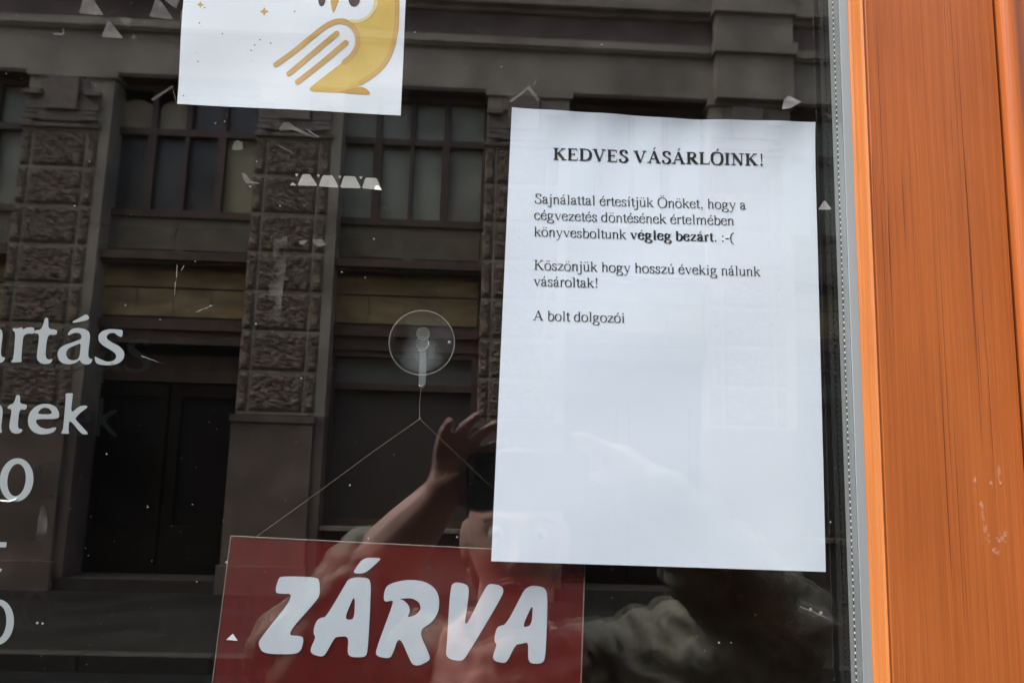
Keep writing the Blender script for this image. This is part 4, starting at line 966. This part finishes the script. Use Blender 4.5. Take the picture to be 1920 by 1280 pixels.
# legs
for s_ in (-1, 1):
    hp = hips+Vector((s_*.085, 0, -.03)); kn2 = Vector((H.x+s_*.10, H.y-.06, .49)); an = Vector((H.x+s_*.11, H.y-.11, .09))
    body.chain([hp, kn2, an], [.08, .055, .04])
skin_o = remeshed(body, 'body', SKIN, person, .0031, 2)
skin_o.data.materials.clear(); skin_o.data.materials.append(SKIN)
for s_ in (-1, 1):
    e = MB(); e.ball(H+Vector((s_*.031, .0735, .004)), .0125); e.build('eye', mat('eye_white', (.6, .58, .55), .2), person, smooth=True)
    e = MB(); e.ball(H+Vector((s_*.031, .0815, .004)), .0055); e.build('iris', mat('iris', (.03, .02, .015), .15), person, smooth=True)
    e = MB(); e.tube(spline([(H.x+s_*.013, H.y+.087, H.z+.022), (H.x+s_*.032, H.y+.086, H.z+.028), (H.x+s_*.05, H.y+.072, H.z+.022)], 5), [.0022]*11, 6); e.build('eyebrow', HAIR, person, smooth=True)
lip = MB(); lip.tube(spline([(H.x-.026, H.y+.080, H.z-.066), (H.x-.010, H.y+.0915, H.z-.0605), (H.x, H.y+.0925, H.z-.062), (H.x+.010, H.y+.0915, H.z-.0605), (H.x+.026, H.y+.080, H.z-.066)], 4), [.002]+[.0042]*15+[.002], 8)
lip.tube(spline([(H.x-.024, H.y+.080, H.z-.067), (H.x, H.y+.0905, H.z-.0725), (H.x+.024, H.y+.080, H.z-.067)], 6), [.002]+[.0046]*11+[.002], 8)
lip.build('lips', mat('lips', (.34, .10, .09), .45), person, smooth=True)
# hair: shell over skull and down to the nape
hr = MB(); V, F = head_pts(); V2 = []
for p in V:
    q = p-H
    side = max(0, 1-abs(q.y+.02)/.09)
    keep = (q.z > .058 - .55*max(0, -q.y+.045)) 
    sc = 1.10 if keep else .93
    V2.append(H + q*sc + Vector((0, -.008 if keep else -.006, 0)))
hr.add(V2, F); hr.ball(H+Vector((0, -.07, -.04)), .072, .045, .10)
remeshed(hr, 'hair', HAIR, person, .005, 2, disp=[(.012, .008, 1)])
# jacket with sleeves to the wrists; cuffs stop where bare wrist shows
jk = MB()
jk.ball(chest+Vector((0, 0, -.02)), .205, .135, .20); jk.capsule(chest+Vector((0, 0, -.05)), .15, hips, .165)
jk.ball(hips+Vector((0, 0, .0)), .20, .15, .14); jk.ball(hips+Vector((0, 0, -.14)), .20, .15, .10)
cufL, cufR = WRL.lerp(ELL, .52), WRR.lerp(ELR, .16)
jk.chain([SHL, ELL, cufL], [.085, .068, .056]); jk.chain([SHR, ELR, cufR], [.085, .068, .042])
jk.chain([chest+Vector((-.08, 0, .08)), SHL], [.09, .085]); jk.chain([chest+Vector((.08, 0, .08)), SHR], [.09, .085])
jo = remeshed(jk, 'jacket', JACK, person, .0065, 4)
nrm = [v.normal.copy() for v in jo.data.vertices]; crs = [v.co.copy() for v in jo.data.vertices]
for i, c_ in enumerate(crs):                                 # creased cloth: sharp valleys between soft rolls
    q = Vector((c_.x, c_.y, c_.z*1.3))
    wv = mnoise.noise_vector(q*5)*.05
    a = abs(mnoise.noise((q+wv)*10)); b2 = abs(mnoise.noise((q+wv)*21+Vector((3, 3, 3)))); c3 = abs(mnoise.noise((q+wv)*48))
    crs[i] = c_ + nrm[i]*(.045*min(a, .3)-.010 + .026*min(b2, .3) + .010*min(c3, .3))
jo.data.vertices.foreach_set('co', [x for c_ in crs for x in c_])
jo.data.update()
scf = MB()
for j in range(4):
    pts = [(H.x + (.085+.012*j)*math.cos(t)*1.05, H.y-.035+(.075+.012*j)*math.sin(t), H.z-.165-.032*j+.012*math.sin(2*t+j)) for t in [2*math.pi*k/24 for k in range(25)]]
    scf.tube(pts, [.022+.005*math.sin(k*1.3+j) for k in range(25)], 10, False)
scf.ball(H+Vector((-.03, .05, -.27)), .07, .035, .09)
remeshed(scf, 'scarf', SCARF, person, .005, 1, disp=[(.02, .012, 1)])
tr = MB()
for s_ in (-1, 1):
    tr.chain([hips+Vector((s_*.085, 0, -.03)), Vector((H.x+s_*.10, H.y-.06, .49)), Vector((H.x+s_*.11, H.y-.11, .10))], [.105, .078, .068])
tr.ball(hips+Vector((0, 0, -.04)), .17, .12, .12)
remeshed(tr, 'trousers', TROU, person, .01, 2, disp=[(.05, .02, 1)])
for s_ in (-1, 1):
    sh_ = MB(); a = Vector((H.x+s_*.11, H.y-.13, .055)); sh_.chain([a, a+Vector((s_*.015, .12, -.012)), a+Vector((s_*.02, .20, -.018))], [.055, .047, .037])
    remeshed(sh_, 'shoe', SHOE, person, .008, 1)
# phone, held level in front of the face; its lens sits where this picture is taken from
ph = thing('smartphone', 'black smartphone held sideways in the mirrored photographer\'s hands', 'phone', CAM)
def pf(r_, u_, f_): return CAM + RI*r_ + UP*u_ + FW*f_
def pbox(mb, r0, r1, u0, u1, f0, f1, cr=.012, n=6):
    ring_ = []
    for cx, cz, a0 in ((r1-cr, u1-cr, 0), (r0+cr, u1-cr, 90), (r0+cr, u0+cr, 180), (r1-cr, u0+cr, 270)):
        ring_ += [(cx+cr*math.cos(R(a0+90*k/n)), cz+cr*math.sin(R(a0+90*k/n))) for k in range(n+1)]
    m = len(ring_)
    V = [pf(x, z, f0) for x, z in ring_] + [pf(x, z, f1) for x, z in ring_]
    mb.add(V, [(i, (i+1) % m, m+(i+1) % m, m+i) for i in range(m)] + [tuple(range(m))[::-1], tuple(range(m, 2*m))])
PB = mat('black_phone_glass', (.012, .012, .014), .15, spec=.5)
b = MB(); pbox(b, -.014, .133, -.058, .013, -.014, -.0062); b.build('phone_body', PB, ph)
b = MB(); pbox(b, -.011, .024, -.025, .010, -.0061, -.0050, .008); b.build('camera_bump', mat('phone_bump', (.03, .03, .033), .3), ph)
for (r_, u_) in ((.0, .0), (.0, -.016), (.016, -.008)):
    b = MB(); m_ = 24
    V = [pf(r_+.006*math.cos(2*math.pi*k/m_), u_+.006*math.sin(2*math.pi*k/m_), f_) for f_ in (-.0049, -.0042) for k in range(m_)]
    b.add(V, [(i, (i+1) % m_, m_+(i+1) % m_, m_+i) for i in range(m_)] + [tuple(range(m_, 2*m_))]); b.build('camera_lens', PB, ph)
